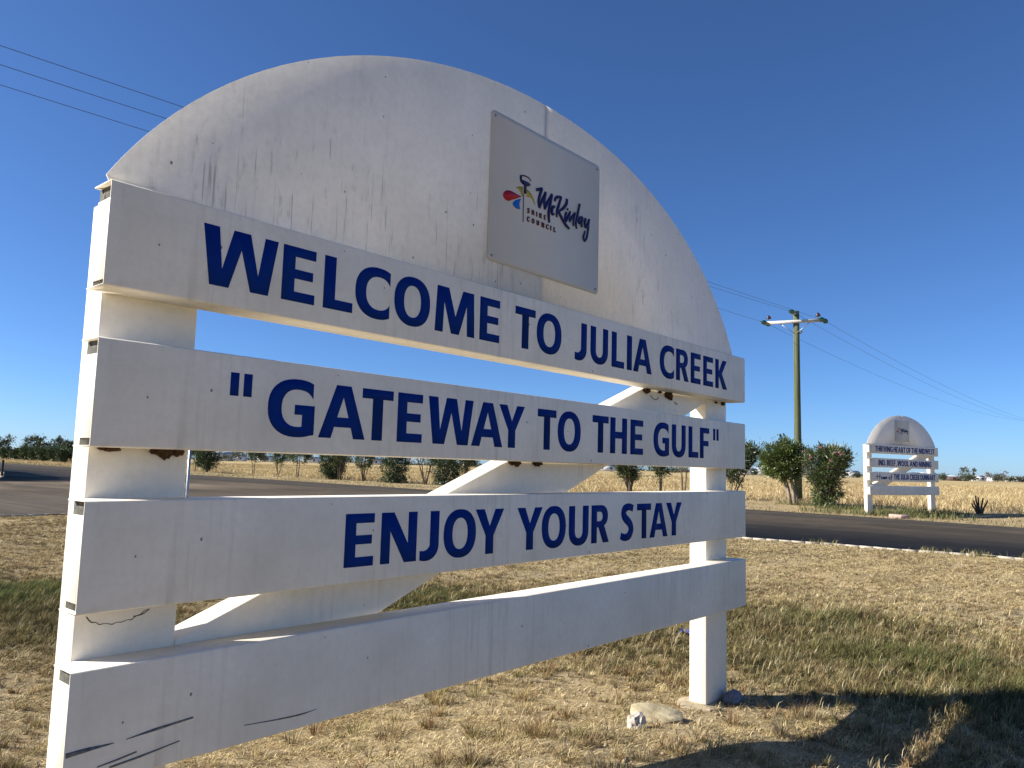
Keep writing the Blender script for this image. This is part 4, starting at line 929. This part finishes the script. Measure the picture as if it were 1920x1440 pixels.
# ------------------------------------------------------------------ utility pole and wires
PX, PY, PZ = 32.99, 10.55, .24; PH = 8.42
root = empty('utility_pole', (PX, PY, PZ)); tag(root, 'green treated timber power pole with crossarm rising behind the bushy tree', 'pole')
mb = MB(); mb.tube([(0, 0, -.4), (0, 0, 2), (0, 0, 5), (0, 0, PH)], [.165, .155, .14, .125], 16); link('pole', mb.mesh('pole', M_pole, True), root)
ya = Vector((.28, -1.0, 0)).normalized(); up = Vector((0, 0, 1)); HA = 7.92
pA = Vector((-.17, 0, HA)) + ya * -1.22; pB = Vector((-.17, 0, HA)) + ya * 1.18
mb = MB()
for a_, b_ in ((pA, pB),):
    d_ = (b_ - a_).normalized(); s_ = Vector((-d_.y, d_.x, 0)) * .05; u_ = up * .065
    mb.add([a_ - s_ - u_, a_ + s_ - u_, a_ + s_ + u_, a_ - s_ + u_, b_ - s_ - u_, b_ + s_ - u_, b_ + s_ + u_, b_ - s_ + u_], [(0, 1, 2, 3), (7, 6, 5, 4), (0, 4, 5, 1), (1, 5, 6, 2), (2, 6, 7, 3), (3, 7, 4, 0)])
link('crossarm', mb.mesh('crossarm', M_arm), root)
for sgn in (-1, 1):
    mb = MB(); e = Vector((-.17, 0, HA - .06)) + ya * .62 * sgn; mb.tube([(-.12, 0, HA - .55), e], .016, 6); link('arm_strut', mb.mesh('arm_strut', M_galv), root)
def pin_insulator(base):
    mb = MB(); mb.tube([base, base + up * .16], .012, 6); link('insulator_pin', mb.mesh('insulator_pin', M_galv), root)
    mb = MB(); mb.lathe(base + up * .10, up, [(0, .04), (.03, .13), (.05, .08), (.09, .11), (.11, .06), (.15, .06), (.18, .02)], 12); link('insulator', mb.mesh('insulator', M_brownins, True), root)
pin_insulator(pA + ya * .12 + up * .065); pin_insulator(pB - ya * .22 + up * .065)
mb = MB(); mb.box(-.42, -.10, -.07, .07, HA + .30, HA + .42); link('top_bracket', mb.mesh('top_bracket', M_galv), root)
mb = MB(); mb.tube([(0, -.14, HA - .5), (.06, -.22, HA - .42)], .05, 8); link('bolt_block', mb.mesh('bolt_block', M_dark), root)
WA = [Vector((PX, PY, PZ)) + pB, Vector((PX - .3, PY, PZ + HA + .40)), Vector((PX, PY, PZ)) + pA]
WL = [(5.77, 12.28, 8.28), (5.81, 13.07, 8.28), (5.87, 13.98, 8.28)]
WR = [Vector((129.3, 7.0, 8.9)), Vector((129.3, 8.9, 9.2)), Vector((129.3, 10.8, 10.0))]
def strain(p, q):
    d_ = (q - p).normalized(); mb = MB(); off = Vector((PX, PY, PZ))
    mb.lathe(p - off, d_, [(0, .03), (.08, .03), (.10, .10), (.16, .06), (.19, .11), (.25, .06), (.28, .10), (.36, .03), (.50, .015)], 10)
    link('strain_insulator', mb.mesh('strain_insulator', M_glassins, True), root)
WN = ['overhead wire from the right end of the crossarm, highest at the upper left', 'overhead wire from the pole top, middle of three at the upper left', 'overhead wire from the left end of the crossarm, lowest at the upper left']
WN2 = ['overhead wire leaving the right end of the crossarm towards the right edge', 'overhead wire leaving the pole top towards the right edge', 'overhead wire leaving the left end of the crossarm towards the right edge']
for i in range(3):
    a_ = WA[i]; l_ = Vector(WL[i]); e = a_ + (l_ - a_) * 1.75; e.z = 8.5
    strain(a_, l_); strain(a_, WR[i] - Vector((0, 0, 7)))
    for tgt, sag, lab, kk in ((e, .0, WN[i], 0), (WR[i], 1.75, WN2[i], 1)):
        pts = []
        for q in np.linspace(0, 1, 33):
            p = a_.lerp(tgt, q); p.z -= sag * 4 * q * (1 - q); pts.append(p - a_)
        if kk == 0:
            # fit the span through the height it has in the middle
            for p, q in zip(pts, np.linspace(0, 1, 33)):
                p.z = (l_.z - a_.z) * (q * 1.75) if q < 1 / 1.75 else (l_.z - a_.z) + (q * 1.75 - 1) * .25
        mb = MB(); mb.tube(pts, .0062, 5); w_ = link('power_line', mb.mesh('power_line', M_wire), None, a_); tag(w_, lab, 'wire')

# ------------------------------------------------------------------ the township on the skyline
M_shedw = plain('white_sheet_cladding', (.70, .71, .72), .5, .3, .08, 2); M_shedd = plain('brown_iron_cladding', (.10, .065, .06), .6, .3, .2, 2)
M_roof = plain('grey_iron_roof', (.42, .45, .48), .4, .4, .1, 2); M_glass = plain('dark_window_glass', (.03, .035, .04), .15, .5, .1)
def house(u, dist, w, d, h, rh, wm, label, name='shed', rz=None):
    x, y = at(u, dist); o = empty(name, (x, y, .2), rz if rz is not None else math.atan2(RT[1], RT[0])); tag(o, label, 'building')
    mb = MB(); mb.box(-w / 2, w / 2, -d / 2, d / 2, -.3, h); link('wall', mb.mesh('wall', wm), o)
    mb = MB(); e = .3
    v, f = prism([[(-d / 2 - e, h + .01), (d / 2 + e, h + .01), (0, h + rh)]], -w / 2 - e, w / 2 + e)
    mb.add([(b, a, c) for a, b, c in v], f); link('roof', mb.mesh('roof', M_roof), o)
    k = max(2, int(w / 5))
    for i in range(k):
        xx = -w / 2 + (i + .5) * w / k; mb = MB(); mb.box(xx - .6, xx + .6, -d / 2 - .06, -d / 2 - .005, h * .35, h * .75); link('window', mb.mesh('window', M_glass), o)
    return o
H = [(1403, 420, 9, 6, 2.8, 1.0, M_shedw, 'white shed on the skyline just right of the board ends'), (1428, 460, 12, 7, 3.2, 1.2, M_shedw, 'long white shed on the skyline left of the bushy tree'),
     (1470, 520, 10, 8, 3.0, 1.2, M_shedw, 'pale house on the skyline behind the bushy tree'), (1594, 480, 10, 7, 3.0, 1.2, M_shedw, 'pale shed on the skyline right of the oleander'),
     (1700, 430, 14, 8, 2.9, 1.0, M_shedw, 'white shed seen through the gap of the small sign'), (1735, 470, 11, 8, 3.2, 1.2, M_shedw, 'pale house seen beside the right post of the small sign'),
     (1790, 380, 9.5, 8, 2.0, .6, M_shedd, 'long low dark brown shed on the skyline right of the small sign'), (1833, 420, 5.5, 5, 2.4, .8, M_shedw, 'small white house on the skyline above the cut back shrub'),
     (1847, 440, 5.5, 5, 2.7, .7, M_shedw, 'white boxy house second right of the dark brown shed'), (1861, 430, 4, 4, 2.2, .6, M_shedw, 'tiny white hut on the skyline beside the grey mounded tree'),
     (1904, 450, 9, 6, 2.2, .7, M_shedw, 'white shed on the skyline at the right edge'), (420, 420, 13, 8, 3.6, 1.3, M_shedw, 'white shed seen under the second board near the left post'),
     (455, 470, 8, 6, 3.0, 1.0, M_shedw, 'pale shed left of the slender tree under the second board'), (505, 500, 9, 6, 3.0, 1.0, M_shedw, 'pale shed between slender and forked trees under the second board'),
     (590, 520, 11, 6, 3.0, 1.0, M_shedw, 'pale shed left of the big dark bush under the second board'), (706, 480, 9, 6, 3.0, 1.0, M_shedw, 'pale shed left of the egg shaped bush'), (1140, 430, 10, 6, 2.8, 1.0, M_shedw, 'white shed just right of the diagonal brace')]
for q in H: house(*q)
FT = dict(stems=2, clear=.2, spread=.5, leaves=650, leaf=(.7, .32), clumps=20, csize=.15, r=.10, shape='round', green=(.075, .092, .06), green2=(.14, .15, .09), twigs=1)
GREY = dict(FT, green=(.20, .175, .17), green2=(.27, .24, .22), leaves=260)
POP = dict(FT, shape='column', clear=.1, stems=1, leaves=420, csize=.2)
for i, (u, dist, h, w, sty, lab) in enumerate([
    (1768, 370, 2.9, 5.5, FT, 'low dark tree touching the left end of the brown shed'), (1806, 360, 5.6, 3.0, POP, 'tall pointed tree right of the brown shed, left of a pair'), (1813, 372, 6.2, 2.8, POP, 'tall pointed tree right of the brown shed, right of a pair'),
    (1819, 365, 2.7, 2.6, FT, 'small dark tree between the pointed trees'), (1826, 366, 5.8, 2.2, POP, 'slim pointed tree standing alone above the cut back shrub'), (1854, 400, 4.6, 2.8, GREY, 'bare greyish pink tree among the white huts'),
    (1870, 380, 3.3, 6.5, FT, 'broad mounded tree on the right skyline'), (1884, 390, 5.2, 2.8, GREY, 'bare grey tree behind the broad mounded tree'), (1893, 385, 2.4, 4.5, FT, 'low round tree right of the broad mounded tree'), (1914, 385, 2.5, 4.4, FT, 'dark low tree at the right edge of the skyline'),
    (1416, 400, 2.6, 3.6, FT, 'dark tree beside the white sheds right of the board ends'), (1437, 380, 3.8, 5.6, GREY, 'grey thin tree before the long white shed'), (1608, 400, 2.4, 4.0, FT, 'dark tree just left of the small sign'), (1583, 380, 2.8, 3.2, FT, 'dark tree right of the oleander on the skyline'),
    (1722, 390, 2.6, 3.2, FT, 'dark tree seen through the small sign'), (1394, 390, 2.6, 3.4, FT, 'dark tree behind the leaning shrub'),
    (452, 390, 6.6, 4.0, FT, 'tall distant tree just left of the slender tree'), (437, 400, 2.6, 8.0, FT, 'low distant trees right of the white shed under the second board'), (500, 380, 4.2, 4.0, FT, 'distant tree left of the forked tree'), (545, 400, 4.8, 5.0, FT, 'distant tree behind the light green forked tree'),
    (582, 390, 5.0, 6.0, FT, 'broad distant tree left of the big dark bush'), (660, 400, 4.5, 5.0, FT, 'distant tree left of the airy tree'), (700, 380, 4.4, 4.4, FT, 'distant tree left of the egg shaped bush'), (775, 420, 4.2, 5.0, GREY, 'greyish distant tree behind the bare stemmed shrub'), (890, 400, 4.8, 6.0, FT, 'distant dark tree above the diagonal brace'), (1270, 390, 2.2, 9.0, FT, 'low dark distant tree left of the right post')]):
    x, y = at(u, dist); plant('distant_tree', x, y, h, w, lab, 'tree', sty, 300 + i, 'trees on the skyline', .2)
# the low scrub that closes the horizon beyond the township
T_ = []; Q_ = []; C_ = []; nn = 0
for u in np.arange(-120, 2060, 3.2):
    dist = 900 + 250 * math.sin(u * .013) + random.uniform(-60, 60); x, y = at(u, dist); hh = random.uniform(.8, 3.0) * (1 + .6 * math.sin(u * .031)); n = 26
    P = np.array([x, y, .2]) + rng.normal(0, 1, (n, 3)) * np.array([2.5, 2.5, 0]) + np.stack([np.zeros(n), np.zeros(n), rng.uniform(0, hh, n)], 1)
    V, Q, C = leaf_quads(P, unit(rng.normal(0, 1, (n, 3))), np.full(n, 1.6), np.full(n, 1.1), np.array([.06, .075, .05]) * rng.uniform(.7, 1.3, n)[:, None])
    T_.append(V); Q_.append(Q + nn); C_.append(C); nn += len(V)
o = link('far_scrub', mesh_np('far_scrub', np.concatenate(T_), [np.concatenate(Q_)], M_leaf, np.concatenate(C_))); tag(o, 'thin line of scrub along the whole horizon', 'scrub', kind='stuff')
# wire fence posts and rails at the back of the paddock
M_fence = plain('grey_fence_timber', (.30, .27, .22), .9)
print('objects', len(bpy.data.objects), 'tris approx', sum(len(m.polygons) for m in bpy.data.meshes))
